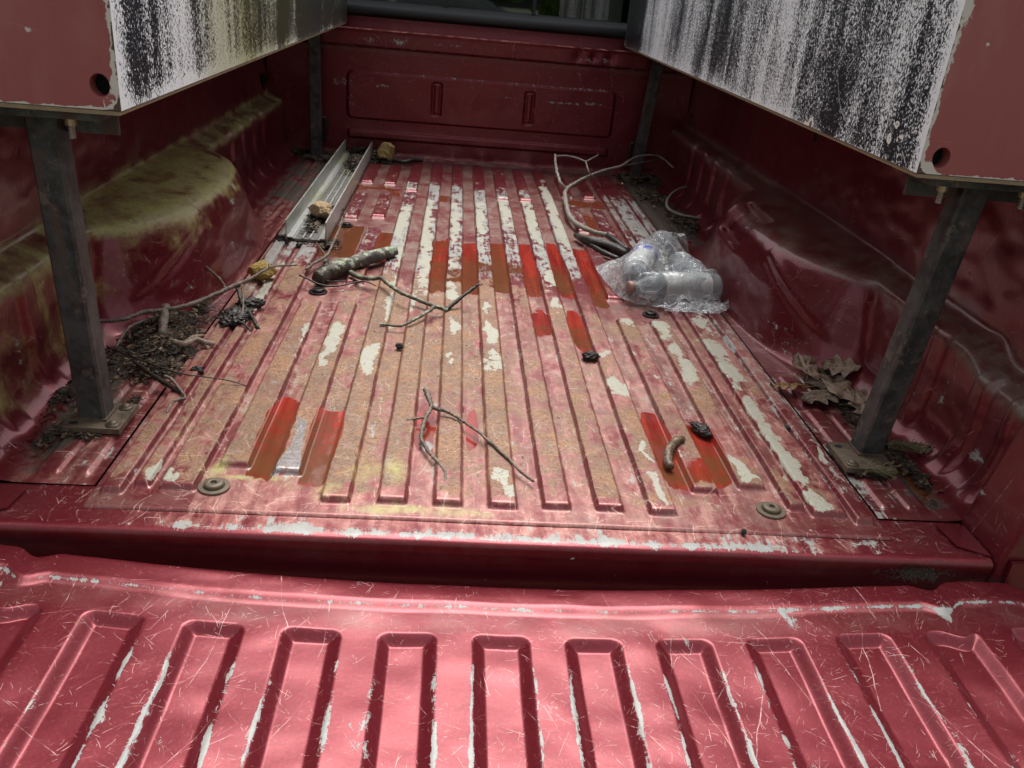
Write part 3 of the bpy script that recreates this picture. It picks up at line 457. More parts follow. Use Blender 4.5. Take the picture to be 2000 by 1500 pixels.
# ---- bulkhead (front wall of the bed)
xs=np.linspace(-.80,.80,420);zs=np.linspace(-.01,.462,240);X,Zb=np.meshgrid(xs,zs)
def rr(X,Z,x0,x1,z0,z1,r):
    cx,cz=(x0+x1)/2,(z0+z1)/2;dx=np.abs(X-cx)-(x1-x0)/2+r;dz=np.abs(Z-cz)-(z1-z0)/2+r
    return np.where((dx>0)&(dz>0),np.hypot(np.clip(dx,0,None),np.clip(dz,0,None)),np.maximum(dx,dz))-r
d1=rr(X,Zb,-.508,.512,.143,.316,.022);out=.0075*(1-ss(-.006,.001,d1))
d2=np.minimum(rr(X,Zb,-.192,-.150,.172,.300,.012),rr(X,Zb,.162,.204,.166,.294,.012))
out=out-.0065*(1-ss(-.006,.0,d2))*1.0+.0045*(1-ss(-.014,-.009,d2))
d3=rr(X,Zb,-.506,.508,.070,.104,.008);out=out+.010*(1-ss(-.008,.001,d3))
out=out+.020*ss(.398,.408,Zb)+.003*ss(.452,.462,Zb)
out=out+.022*(1-ss(-.01,.035,Zb))**2
dn=(fbm(X*5,Zb*8,91,3)-.5)*.006
for cx,cz,a,r in((.35,.43,-.006,.02),(.41,.435,-.007,.015),(.47,.43,-.006,.02),(-.1,.02,.006,.03),(.02,.03,.007,.03),(.2,.02,.006,.04),(.1,.235,-.003,.03),(.0,.22,-.003,.025),(-.12,.22,-.002,.02)):
    dn=dn+a*np.exp(-(((X-cx)/r)**2+((Zb-cz)/r)**2))
Yb=2.431-out-dn
nz=fbm(X*12,Zb*40,13);edge_=np.exp(-((Zb-.403)/.005)**2)+np.exp(-(d1/.004)**2)*(Zb>.3)
scrp=edge_*.40*(.4+nz)+.0
for cx,cz,rx,rz,a in((-.53,.27,.05,.02,.42),(-.38,.27,.03,.008,.5),(-.49,.20,.03,.04,.35),(.3,.26,.15,.006,.40),(.42,.265,.05,.008,.55),(.1,.265,.1,.006,.34),(-.32,.43,.08,.015,.45),(-.15,.43,.12,.01,.42),(-.43,.425,.05,.02,.38),(.38,.42,.05,.012,.42),(.46,.425,.03,.014,.42),(.45,.08,.05,.01,.3)):
    scrp=np.maximum(scrp,a*np.exp(-(((X-cx)/rx)**2+((Zb-cz)/rz)**2))*(.55+.9*nz))
A=dict(primer=scrp,rust=X*0,moss=X*0,wet=X*0,fade=.10+.3*(1-ss(.0,.05,Zb)),dirt=.75*(1-ss(-.005,.035,Zb))*(.3+.7*ss(.35,.62,np.abs(X)))+.12*(1-ss(0,.1,Zb)),scr=X*0+.30,grime=.35*band(Zb,.385,.398,.006)+.15*nz*(1-ss(.05,.2,Zb)),silt=X*0,cream=X*0)
o=tp(grid('bulkhead',X,Yb,Zb,A,MPw));o['label']='front wall of the bed with an embossed rectangular panel'
# bulkhead top flange and the cab behind
yt=np.linspace(2.408,2.462,14);X,Yt=np.meshgrid(np.linspace(-.80,.80,200),yt)
Zt=.462+.002*ss(2.408,2.414,Yt)-.01*ss(2.45,2.462,Yt)+(fbm(X*6,Yt*10,5)-.5)*.002
for cx in(.35,.41,.47): Zt=Zt-.005*np.exp(-((X-cx)/.016)**2)
tp(grid('bulkhead_rail',X,Yt,Zt,dict(fade=X*0+.5,scr=X*0+.6,primer=.3*fbm(X*10,Yt*20,2)),MP))
xs=np.linspace(-.82,.82,160);zs=np.linspace(.2,.512,40);X,Zc=np.meshgrid(xs,zs);Yc=2.492+.012*ss(.42,.5,Zc)+(fbm(X*4,Zc*6,15)-.5)*.004
tp(grid('cab_back_panel',X,Yc,Zc,dict(fade=X*0+.12,scr=X*0+.12,primer=X*0),MPw))
# ---- rear window
def sweep_x(name,prof,x0,x1,mat,n=60,par=None):
    pp=np.array(prof);X,I=np.meshgrid(np.linspace(x0,x1,n),np.arange(len(pp)));return grid(name,X,pp[:,0][:,None]+X*0,pp[:,1][:,None]+X*0,{},mat,par)
seal=tp(sweep_x('window_seal',[(2.51,.500),(2.494,.503),(2.482,.510),(2.478,.520),(2.479,.532),(2.486,.542),(2.497,.548),(2.503,.556),(2.512,.560),(2.52,.561)],-.60,.60,M_rub))
b=NB('dark_tinted_window_glass');gl=b.n('ShaderNodeBsdfGlass');gl.inputs['Color'].default_value=(.16,.19,.18,1);gl.inputs['Roughness'].default_value=.0
gg=b.n('ShaderNodeBsdfGlossy');gg.inputs['Roughness'].default_value=.02;gg.inputs['Color'].default_value=(.9,.95,.92,1);tr=b.n('ShaderNodeBsdfTransparent');tr.inputs[0].default_value=(.10,.12,.12,1)
lw=b.n('ShaderNodeLayerWeight');lw.inputs[0].default_value=.35;mx=b.n('ShaderNodeMixShader');b.L(b.M('ADD',b.M('MULTIPLY',lw.outputs['Fresnel'],.8),.12,clamp=True),mx.inputs[0]);b.L(tr.outputs[0],mx.inputs[1]);b.L(gg.outputs[0],mx.inputs[2]);M_glass=b.fin(mx.outputs[0])
def pane(x0,x1):
    bm=bmesh.new();vs=[bm.verts.new(p) for p in((x0,2.512,.556),(x1,2.512,.556),(x1,2.514,.86),(x0,2.514,.86))];bm.faces.new(vs)
    r=bmesh.ops.extrude_face_region(bm,geom=bm.faces[:]);bmesh.ops.translate(bm,vec=(0,.004,0),verts=[v for v in r['geom'] if isinstance(v,bmesh.types.BMVert)])
    return tp(from_bm('window_pane',bm,M_glass))
pane(-.585,-.158);pane(-.148,.171);pane(.181,.585)
def bar(x,w=.010,name='window_divider'):
    bm=bmesh.new();vs=box_bm(bm,x-w/2,x+w/2,-.006,.006,0,.305)
    for v in bm.verts: v.co=Vector((v.co.x,2.508+v.co.y+.002*v.co.z/.304,.556+v.co.z))
    return tp(from_bm(name,bm,M_rub,bev=.0015))
bar(-.153,.012);bar(.176,.012);bar(-.585,.02,'window_post');bar(.585,.02,'window_post')
tp(sweep_x('window_header',[(2.52,.855),(2.505,.86),(2.51,.9),(2.60,.93)],-.62,.62,M_rub,20))
X,Zc=np.meshgrid(np.linspace(-.86,-.60,20),np.linspace(.512,.95,20));Yc=2.5+.01*(Zc-.55)/.3
tp(grid('cab_corner',X,Yc,Zc,dict(fade=X*0+.1),MPw));X2=-X[:,::-1];tp(grid('cab_corner',X2,Yc,Zc,dict(fade=X*0+.1),MPw))
X,Yr=np.meshgrid(np.linspace(-.86,.86,40),np.linspace(2.60,3.9,40));Zr=.93+.06*np.sin((Yr-2.6)/1.3*math.pi)*np.cos(X/.86*1.2)
tp(grid('cab_roof',X,Yr,Zr,dict(fade=X*0+.1),MP))
# cab interior seen through the dark glass
M_in=simple('grey_cab_trim',(.05,.05,.05),.8)
tp(box('cab_interior',(-.84,.84,3.2,3.9,.2,.62),M_in,bev=.02));tp(box('seat_back',(-.62,-.06,2.62,2.76,.2,.64),M_in,bev=.03));tp(box('seat_back',(.04,.60,2.62,2.76,.2,.64),M_in,bev=.03))
for x in(-.86,.85): tp(box('cab_side',(x,x+.01,2.52,3.9,.2,.93),MPw,bev=0))
# ---- side walls with wheel housings
def resample(pts,counts):
    out=[]
    for seg,n in zip(pts,counts):
        p=np.array(seg,float);p=np.array([q[:2] for q in catmull([(a,b_,0,0) for a,b_ in seg],12)]) if len(seg)>2 else p
        L=np.concatenate([[0],np.cumsum(np.hypot(*np.diff(p,axis=0).T))]);u=np.linspace(0,L[-1],n+1)
        q=np.stack([np.interp(u,L,p[:,0]),np.interp(u,L,p[:,1])],-1);out.append(q if not out else q[1:])
    return np.concatenate(out)
cnt=(34,34,26,34)
WP=resample([[(.5595,-.001),(.665,-.001)],[(.665,-.001),(.690,.003),(.712,.014),(.730,.034),(.740,.062),(.744,.10),(.746,.15),(.748,.183)],[(.748,.183),(.751,.192),(.760,.198),(.780,.205),(.795,.212),(.801,.220)],[(.801,.220),(.806,.30),(.808,.44),(.80,.468),(.78,.475)]],cnt)
HP=resample([[(.5595,-.001),(.566,-.001)],[(.566,-.001),(.5695,.004),(.573,.02),(.583,.07),(.594,.12),(.602,.150),(.612,.172),(.626,.186)],[(.626,.186),(.648,.197),(.69,.206),(.74,.213),(.785,.218),(.801,.223)],[(.801,.223),(.806,.30),(.808,.44),(.80,.468),(.78,.475)]],cnt)
def smooth1(a,k):
    ker=np.exp(-np.linspace(-2.2,2.2,2*k+1)**2);ker/=ker.sum();p=np.pad(a,((k,k),(0,0)),mode='edge')
    return sum(p[i:i+a.shape[0]]*ker[i] for i in range(2*k+1))
def wall(side):
    ys=np.linspace(.052,2.43,480);ns=len(WP);I=np.arange(ns);Yg,Ig=np.meshgrid(ys,I,indexing='ij')
    s=Ig/(ns-1);zf=HP[:,1][None,:]/.22+0*Yg;zf=np.clip(zf,0,1)
    yc=1.02+.015*zf;Ln=np.where(Yg<yc,.47-.06*zf**2,.46-.13*zf**1.3)
    t_=np.clip(np.abs(Yg-yc)/Ln,0,1);Sx=(1-t_**2.3)**.62
    Sx=smooth1(Sx,9);seg1=(Ig<=cnt[0]);
    Xg=WP[:,0][None,:]*(1-Sx)+HP[:,0][None,:]*Sx;Zg=WP[:,1][None,:]*(1-Sx)+HP[:,1][None,:]*Sx
    # pressed flutes on the lower wall and the tooth shaped lip they leave in the ledge
    lower=band(Ig,cnt[0]+8,cnt[0]+cnt[1]+3,5)*(1-Sx)
    fl=np.zeros_like(Yg)
    for a,b_ in((.085,.115),(.165,.205),(.30,.345),(1.62,1.68),(1.76,1.82),(1.90,1.96),(2.04,2.10)): fl=np.maximum(fl,band(Yg,a,b_,.006))
    Xg=Xg-.009*fl*lower*(1 if side>0 else 1)
    led=band(Ig,cnt[0]+cnt[1]-2,cnt[0]+cnt[1]+14,4)*(1-Sx);Zg=Zg+.010*fl*led
    st_=ss(.24,.19,Yg) if False else (1-ss(.19,.27,Yg));Zg=Zg-.022*st_*band(Ig,cnt[0]+cnt[1]-8,cnt[0]+cnt[1]+cnt[2]+4,7)
    # shallow ribs on the narrow side floor
    fr=0
    for xc,hw in((.592,.012),(.632,.011)): fr=fr+(1-ss(hw,hw+.007,np.abs(Xg-xc)))
    Zg=Zg+.005*fr*(Ig<cnt[0]+2)*band(Yg,.075,2.36,.008)*(1-ss(.0,.15,Sx))
    # wheel housing details
    inner=Sx*band(Ig,cnt[0]+3,cnt[0]+cnt[1]-2,3)
    zz_=Zg
    line=lambda y0,z0,y1,z1,w:(lambda px,py,L:np.exp(-((( -(py)*(px[0])+ (px[1])*(py)) )*0)))((0,0),0,0)
    def groove(y0,z0,y1,z1,w):
        dy,dz=y1-y0,z1-z0;L2=dy*dy+dz*dz;u=np.clip(((Yg-y0)*dy+(Zg-z0)*dz)/L2,0,1);d=np.hypot(Yg-y0-u*dy,Zg-z0-u*dz);return np.exp(-(d/w)**2)
    gset=((.84,.150,.60,.055),) 
    for g in gset: Xg=Xg+.006*groove(*g,.007)*Sx-.004*groove(g[0],g[1]+.022,g[2],g[3]+.022,.010)*Sx
    if side>0:
        d=rr(Yg,Ig*1.0,1.00,1.24,cnt[0]+cnt[1]-7,cnt[0]+cnt[1]+7,3);dd=np.where((Yg>.97)&(Yg<1.27),1,0)
        pk=band(Yg,1.00,1.20,.010)*band(Ig,cnt[0]+cnt[1]-10,cnt[0]+cnt[1]+6,1.5)*Sx;Zg=Zg-.020*pk;Xg=Xg+.026*pk
    dn=(fbm(Yg*6,Ig*.09,101+side,3)-.5)*.009*band(Ig,cnt[0]+4,ns-8,6);Xg=Xg-dn
    Xg=Xg+(fbm(Yg*22,Ig*.3,121+side,2)-.5)*.0012
    nn=fbm(Yg*7,Ig*.10,51+side);nm=fbm(Yg*20,Ig*.3,53+side)
    ledge=band(Ig,cnt[0]+cnt[1]-1,cnt[0]+cnt[1]+cnt[2]+1,2);onW=Sx
    flr=(1-ss(cnt[0]-2,cnt[0]+6,Ig))
    dirt=flr*(1-ss(0.3,.8,Sx))*(.16+.42*ss(1.40,1.75,Yg)*np.ones_like(Yg))+.30*band(Ig,cnt[0]-2,cnt[0]+22,8)*(1-ss(.5,.7,Yg))*(nn+.2)
    if side<0:
        moss=ledge*(.50+.28*onW)+.66*ss(.15,.5,onW)*ss(-.03,.11,Zg-.09-.05*ss(.5,1.3,Yg))*(Ig<cnt[0]+cnt[1]+5)+.42*band(Ig,cnt[0]+10,cnt[0]+cnt[1],8)*(1-ss(.5,.7,Yg))*(fbm(Yg*16,Yg*0,5)*1.6)
        moss=np.clip(moss,0,.85)*(1-.25*ss(1.15,1.4,Yg)*onW)
        fade=.06+.16*onW*band(Ig,cnt[0],cnt[0]+cnt[1]-4,4)*ss(.3,.6,Yg)+.35*flr
        grime=.75*ledge*(1-onW)+.35*flr*nn+.02
        dirt=dirt+flr*.70*band(Yg,.10,.66,.08)*ss(.60,.66,np.abs(Xg))
    else:
        moss=ledge*onW*.12*(.4+nn)
        fade=.03+.22*flr+.04*onW
        grime=ledge*((.95-.30*onW)*(.5+.8*nm))+.30*flr*nn+.04
        dirt=dirt+flr*.62*band(Yg,.10,.50,.06)*ss(.61,.67,np.abs(Xg))+flr*.42*ss(1.35,1.6,Yg)
    primer=.22*flr*(1-ss(.15,.5,Yg))*(.5+nn)+.22*flr*band(np.abs(Xg),.556,.575,.004)*(1-ss(.6,.9,Yg))*(side>0)
    for a,bb,cc,dd_,e in((.72,.05,.05,.02,.45),(.66,.03,.04,.02,.42),(.82,.10,.02,.02,.35),(1.05,.15,.03,.02,.4),(1.10,.17,.02,.01,.45),(.62,.195,.10,.006,.5),(.27,.10,.012,.03,.42),(.14,.06,.02,.02,.42),(.95,.06,.02,.03,.36)):
        primer=np.maximum(primer,e*np.exp(-(((Yg-a)/cc)**2+((Zg-bb)/dd_)**2))*(.5+.9*nm)*(onW if a>.4 else 1))
    wet=flr*(1-ss(.1,.4,Sx))*(.72*band(Yg,.10,.22,.02)*band(np.abs(Xg),.655,.69,.006)+.7*band(Yg,.42,.60,.03)*band(np.abs(Xg),.60,.67,.01)*(side>0))
    A=dict(primer=primer,rust=.12*flr+.15*flr*(1-ss(.3,.6,Yg))*nn,moss=moss,wet=wet,fade=np.clip(fade,0,1),dirt=dirt,scrf=.6*flr,scr=.22+.6*flr+.28*onW*band(Ig,cnt[0],cnt[0]+cnt[1]-6,5)+0*Yg,grime=np.clip(grime,0,1),silt=wet*1.2,cream=0*Yg)
    return grid('side_wall',side*Xg,Yg,Zg,A,MPs,flip=(side>0))
o=tp(wall(-1));o['label']='left inner side wall and wheel housing filmed with olive moss'
o=tp(wall(1));o['label']='right inner side wall and wheel housing, dark red with a dusty ledge'
# ---- rear jambs beside the tailgate
for s in(-1,1):
    Zg,Q=np.meshgrid(np.concatenate([np.linspace(-.17,-.004,16),np.linspace(0,.47,60)]),np.linspace(0,1,50))
    path=[(0.0,.052,.02),(.0,.052,0),(0,.046,0),(0,-.040,0),(.004,-.046,0),(.02,-.048,0),(.09,-.046,0),(.10,-.042,0)]
    pa=np.array([(0.006,.054),(.001,.053),(0,.048),(0,.0),(0.0,-.040),(.002,-.0455),(.008,-.048),(.06,-.048),(.10,-.05)])
    L=np.concatenate([[0],np.cumsum(np.hypot(*np.diff(pa,axis=0).T))])/np.hypot(*np.diff(pa,axis=0).T).sum()
    px=np.interp(Q,L,pa[:,0]);py=np.interp(Q,L,pa[:,1])
    lean=.6863+.205*np.clip(Zg,0,.28)+.05*np.clip(Zg-.28,0,1)
    nz=fbm(Zg*20,Q*9,6)
    tp(grid('tailgate_jamb',s*(lean+px),py+0*Zg,Zg,dict(fade=0*Zg+.12,scr=0*Zg+.2,primer=.36*np.exp(-(px+abs(py-.05))/.01)*nz,dirt=.5*(1-ss(0,.02,Zg))*nz+.3*(Zg<0),grime=.2*nz),MPs,flip=(s<0)))
    # dark recess and outer skin beyond the jamb, bumper level metal below
    tp(box('tail_recess',(s*.70 if s>0 else -.80,.80 if s>0 else s*.70,-.056,-.0500,-.20,.006),MPw,bev=0))
    bm=bmesh.new();box_bm(bm,*( (s*.812,s*.93) if s>0 else (s*.93,s*.812)),-.06,2.47,-.3,.455);tp(from_bm('outer_bed_side',bm,MPs,bev=.02,seg=4))
    # small lapped plate at the corner of the sill
    bm=bmesh.new();vs=[bm.verts.new((s*x,y,-.001)) for x,y in((.640,.040),(.684,.040),(.684,-.034),(.668,-.026),(.645,-.012))]
    bm.faces.new(vs);r=bmesh.ops.extrude_face_region(bm,geom=bm.faces[:]);bmesh.ops.translate(bm,vec=(0,0,.0022),verts=[v for v in r['geom'] if isinstance(v,bmesh.types.BMVert)])
    tp(from_bm('corner_plate',bm,MP,bev=.0005))
tp(box('under_bed',(-.80,.80,.0,2.43,-.22,-.03),M_dark,bev=0))
tp(box('rear_bumper',(-.84,.84,-.22,-.05,-.30,-.19),simple('dark_bumper_steel',(.03,.03,.03),.6),bev=.01))
# ---- floor bolts
def washer_bolt(x,y,z,r,mat,lab=None):
    bm=bmesh.new();lathe(bm,[(r,0),(r,.0022),(r*.97,.003),(r*.70,.0032),(r*.66,.0025),(r*.64,.003),(r*.62,.0068),(r*.55,.0085),(r*.40,.0092),(r*.2,.0088),(r*.18,.006),(.0005,.006)],40)
    o=from_bm('floor_bolt',bm,mat,smooth=False);o.location=(x,y,z);tp(o)
    b2=bmesh.new()
    for k in range(6):
        a=k*math.pi/3;v=[b2.verts.new((math.cos(a+d)*rr_,math.sin(a+d)*rr_,.0095)) for d,rr_ in((-.25,.0008),(-.22,r*.2),(.22,r*.2),(.25,.0008))];b2.faces.new(v)
    s_=from_bm('star_socket',b2,M_dark);s_.parent=o
    return o
for x,y,r_,mt in((-.400,.056,.0215,M_bolt),(.396,.056,.0215,M_bolt),(-.381,.865,.021,M_boltd),(.377,.849,.020,M_boltd),(-.386,1.426,.018,M_boltd)): washer_bolt(x,y,.0013,r_,mt)
# small loose washers and a dark clip at the floor edge
# ---- tie-down loops and drain rings on the front corners
def torus_loop(name,cx,cy,cz,w,h,r,mat,plane='xz'):
    pts=[]
    for k in range(24):
        a=2*math.pi*k/24;ca,sa=math.cos(a),math.sin(a);e=.45
        u=w/2*abs(ca)**e*(1 if ca>0 else -1);v=h/2*abs(sa)**e*(1 if sa>0 else -1)
        pts.append((cx+u,cy,cz+v) if plane=='xz' else (cx,cy+u,cz+v))
    pts.append(pts[0]);bm=bmesh.new();rings=[];n=len(pts)-1
    for i in range(n):
        p=Vector(pts[i]);t=(Vector(pts[(i+1)%n])-Vector(pts[i-1])).normalized();nrm=Vector((0,1,0)) if plane=='xz' else Vector((1,0,0));s_=t.cross(nrm).normalized()
        rings.append([bm.verts.new(p+(s_*math.cos(2*math.pi*k/8)+nrm*math.sin(2*math.pi*k/8))*r) for k in range(8)])
    for i in range(n):
        a,b_=rings[i],rings[(i+1)%n]
        for k in range(8): bm.faces.new((a[k],a[(k+1)%8],b_[(k+1)%8],b_[k]))
    return tp(from_bm(name,bm,mat,smooth=True))
M_loop=simple('black_tie_down',(.02,.021,.022),.5)
torus_loop('tie_down_loop',-.60,2.412,.103,.032,.075,.006,M_loop);torus_loop('tie_down_loop',.608,2.412,.098,.032,.075,.006,M_loop)
for s,z in((-1,.205),(1,.185)):
    torus_loop('drain_ring',s*.803,2.37,z+.05,.035,.055,.004,M_dark,'yz')
bm=bmesh.new();lathe(bm,[(.001,0),(.010,0),(.0115,.001),(.012,0)],20,Matrix.Translation((.801,1.17,.385))@Matrix.Rotation(R(-90),4,'Y')@Matrix.Diagonal((1.6,.8,1,1)),cap=False);tp(from_bm('wall_hole',bm,M_dark))
# ---------------------------------------------------------------- side boxes on steel posts
def plate_grid(name,P,nu,nv,mat,parent,edge_fn,extra=None):
    u,v=np.meshgrid(np.linspace(0,1,nu),np.linspace(0,1,nv));p00,p10,p01,p11=[np.array(p) for p in P]
    Q=(p00[None,None]*((1-u)*(1-v))[...,None]+p10*(u*(1-v))[...,None]+p01*((1-u)*v)[...,None]+p11*(u*v)[...,None])
    at=dict(edge=edge_fn(u,v));
    if extra: at.update(extra(u,v,Q))
    o=grid(name,Q[...,0],Q[...,1],Q[...,2],at,mat,parent);o.data.polygons.foreach_set('use_smooth',[False]*len(o.data.polygons));return o
ZB,ZT=.483,.93
def side_box(s,lab,px,py,lean,plate):
    bx=empty('side_box',(s*.52,.15,ZB));tag(bx,lab,'truck box','long boxes mounted along both sides of the bed')
    def cp(o): o.parent=bx;o.matrix_parent_inverse=Matrix.Translation(-Vector(bx.location));return o
    xi=.521 if s>0 else .505;xo=.95;yN=.15;yF=2.44 if s>0 else 2.40
    def tone(u,v,Q):
        y=Q[...,1];z=Q[...,2]
        cl=fbm(y*2.6+3*s,z*3.5,5+s,4);col_=fbm(y*9+s*2,z*.9,15+s,4);fine=fbm(y*26,z*3,25+s,3)
        if s>0: t=.47+.60*(cl-.5)+.55*(col_-.5)+.35*(fine-.5)-.10*(1-ss(.30,.75,y))+.07*band(y,.75,1.6,.2)-.10*(1-ss(0,.05,z-ZB))*(y<.6)-.45*ss(2.2,2.42,y)*0
        else: t=.44-.16*ss(.45,1.0,y)+.60*(cl-.5)+.85*(col_-.5)+.45*(fine-.5)+.12*ss(.03,.0,z-ZB)-.15*ss(1.9,2.3,y)
        t=t-(.45 if s>0 else .2)*band(y,2.15,2.40,.05)*(.3+1.2*fine)
        a=np.clip(ss(.35,.75,y)*(1-ss(1.4,1.7,y)*.6)*(.2+1.3*fbm(y*7,z*1.2,35,3)),0,1)*(s<0)
        return dict(tone=np.clip(t,.16,.66),algae=a)
    ins=plate_grid('inner_panel',((s*xi,yN,ZB),(s*xi,yF,ZB),(s*xi,yN,ZT),(s*xi,yF,ZT)),400,90,M_spR if s>0 else M_spL,None,
        lambda u,v:np.exp(-u*2.3/.010)*1.6+np.exp(-(1-u)*2.3/.006)*.5+np.exp(-v*.45/.012)*.7,
        lambda u,v,Q:dict(**tone(u,v,Q),peel=(sum(a*np.exp(-(((Q[...,1]-y)/ry)**2+((Q[...,2]-z)/rz)**2)) for y,z,ry,rz,a in((.535,.487,.014,.014,1.15),(.56,.485,.012,.006,.9),(.235,.532,.007,.006,1.2),(.215,.520,.006,.005,1.1),(.225,.515,.005,.004,1.0),(.248,.512,.009,.010,1.1),(.30,.540,.004,.004,.8),(.78,.50,.006,.003,.7),(.72,.517,.003,.01,.5)))) if s>0 else u*0))
    cp(ins)
    # near end with its round hole
    bm=bmesh.new();hc=(s*.549 if s>0 else -.5275,.505 if s>0 else .512);rh_=.0122
    x0,x1=sorted((s*xi,s*xo));cor=[(x0,ZB),(x1,ZB),(x1,ZT),(x0,ZT)]
    N=28;outer=[]
    for i in range(4):
        a,b_=cor[i],cor[(i+1)%4]
        for k in range(24): outer.append((a[0]+(b_[0]-a[0])*k/24,a[1]+(b_[1]-a[1])*k/24))
    vo=[bm.verts.new((p[0],yN,p[1])) for p in outer];vi=[bm.verts.new((hc[0]+rh_*math.cos(2*math.pi*k/N),yN,hc[1]+rh_*1.12*math.sin(2*math.pi*k/N))) for k in range(N)]
    ed=[bm.edges.new((vo[i],vo[(i+1)%len(vo)])) for i in range(len(vo))]+[bm.edges.new((vi[i],vi[(i+1)%N])) for i in range(N)]
    bmesh.ops.triangle_fill(bm,edges=ed,use_beauty=True)
    for _ in range(3): 
        le=[e for e in bm.edges if e.calc_length()>.016]
        if le: bmesh.ops.subdivide_edges(bm,edges=le,cuts=1);bmesh.ops.triangulate(bm,faces=bm.faces[:])
    r=bmesh.ops.extrude_edge_only(bm,edges=[e for e in bm.edges if len(e.link_faces)==1 and all((Vector((v.co.x,v.co.z))-Vector(hc)).length<rh_*1.3 for v in e.verts)])
    bmesh.ops.translate(bm,vec=(0,.02,0),verts=[v for v in r['geom'] if isinstance(v,bmesh.types.BMVert)])
    e=from_bm('end_panel',bm,M_boxred);me=e.data
    co=np.zeros(len(me.vertices)*3);me.vertices.foreach_get('co',co);co=co.reshape(-1,3)
    ev=np.exp(-np.abs(co[:,0]-s*xi)/.012)*1.0+np.exp(-(co[:,2]-ZB)/.006)*.75+.28*np.exp(-np.abs(np.hypot(co[:,0]-hc[0],co[:,2]-hc[1])-rh_)/.004)
    at=me.attributes.new('edge','FLOAT','POINT');at.data.foreach_set('value',ev.astype(np.float32));cp(e)
    M0=M_beige
    cp(box('box_shell',(min(s*(xi+.006),s*xo),max(s*(xi+.006),s*xo),yN+.022,yF-.004,ZB+.004,ZT-.004),M_dark,bev=0))
    cp(box('box_floor',(min(s*(xi+.003),s*xo),max(s*(xi+.003),s*xo),yN+.001,yF-.002,ZB-.006,ZB-.001),M0,bev=.0005))
    cp(box('box_lid',(min(s*(xi-.01),s*(xo+.01)),max(s*(xi-.01),s*(xo+.01)),yN-.01,yF,ZT+.001,ZT+.02),M_boxred,bev=.003))
    cp(box('box_outer_panel',(min(s*xo,s*(xo+.003)),max(s*xo,s*(xo+.003)),yN,yF,ZB-.004,ZT),M_boxred,bev=0))
    # steel cross angle under the near end
    bm=bmesh.new();a,b_=sorted((s*(xi+.035),s*(xo-.02)))
    box_bm(bm,a,b_,yN+.018,yN+.085,ZB-.018,ZB-.0065);box_bm(bm,a,b_,yN+.080,yN+.084,ZB-.045,ZB-.0185);cp(from_bm('cross_angle',bm,M_steel,bev=.001))
    # near post: square tube, leaning a little
    def tube(name,p0,p1,w,mat,par):
        bm=bmesh.new();N=14;P0,P1=Vector(p0),Vector(p1);vs=[]
        for i in range(N+1):
            c=P0.lerp(P1,i/N);ring=[]
            for (dx,dy) in((-.5,-.42),(-.42,-.5),(.42,-.5),(.5,-.42),(.5,.42),(.42,.5),(-.42,.5),(-.5,.42)): ring.append(bm.verts.new((c.x+dx*w,c.y+dy*w,c.z)))
            vs.append(ring)
        for a_,b2 in zip(vs,vs[1:]):
            for k in range(8): bm.faces.new((a_[k],a_[(k+1)%8],b2[(k+1)%8],b2[k]))
        bm.faces.new(vs[0][::-1]);bm.faces.new(vs[-1]);o=from_bm(name,bm,mat,par)
        at=o.data.attributes.new('edge','FLOAT','POINT');at.data.foreach_set('value',[1.0 if False else 0. for i in range(len(o.data.vertices))]);return o
    post=cp(tube('support_post',(px,py,.0165),(px+lean,py,ZB-.019),.040,M_steel,None))
    # base plate with slotted holes and carriage bolts
    x0,y0,x1,y1=plate
    pl=box('base_plate',(x0,x1,y0,y1,.0065,.0150),M_steel2,bev=.0012);pl.parent=post;pl.matrix_parent_inverse=(post.matrix_parent_inverse@Matrix()).inverted() if False else Matrix()
    pl.parent=post;pl.location=(0,0,0)
    for hx,hy,kind in ((x0+.014,y0+.014,0),(x1-.014,y0+.014,1),(x0+.014,y1-.014,1),(x1-.014,y1-.014,0)):
        if s<0: kind={0:1,1:0}[kind] if (hy<y0+.03) else kind
        if kind==0:
            bm=bmesh.new();lathe(bm,[(.0105,0),(.0105,.0015),(.007,.002),(.0065,.003),(.0055,.0052),(.002,.0065),(.0004,.0066)],24);q=from_bm('plate_bolt',bm,M_bolt,smooth=True)
        else:
            bm=bmesh.new();lathe(bm,[(.0055,.0002),(.0004,.0003)],20,Matrix.Diagonal((1.3,.9,1,1)),cap=False);q=from_bm('bolt_hole',bm,M_dark)
        q.location=(hx,hy,.0152);q.parent=post
    # weld fillet
    bm=bmesh.new();box_bm(bm,px-.0225,px+.0225,py-.0225,py+.0225,.0148,.0185);q=from_bm('weld_bead',bm,M_steel2,bev=.0015);q.parent=post
    # hanging bolts under the box
    for bxp,byp in(((s*.5795),.178),((s*.700),.180)):
        bm=bmesh.new();lathe(bm,[(.0075,0),(.0075,-.008),(.0045,-.0085)]+[(.0045 if i%2 else .0039,-.0085-.0012*i) for i in range(1,14)],12);q=from_bm('hanging_bolt',bm,M_thread)
        q.location=(bxp,byp,ZB-.0185);q.data.materials.append(M_nut)
        for f in q.data.polygons:
            if f.center.z>-.0083: f.material_index=1
        cp(q)
    # far post by the bulkhead
    p2=cp(tube('support_post',(s*.612+(.0),2.352,.012),(s*.612+(.03 if s>0 else -.004),2.352,ZB-.008),.040,M_steel,None))
    pl=box('base_plate',(s*.612-.045,s*.612+.045,2.31,2.395,.0035,.011),M_steel2,bev=.001);pl.parent=p2
    return bx
side_box(-1,'left truck box, its inner panel flaking black and white with green algae streaks','x' and -.6185,.2245,-.012,(-.6555,.1800,-.5700,.2640))
side_box(1,'right truck box, its inner panel bright white flaking over black, with torn spots','' or .6145,.2320,.040,(.5560,.1690,.6400,.2530))
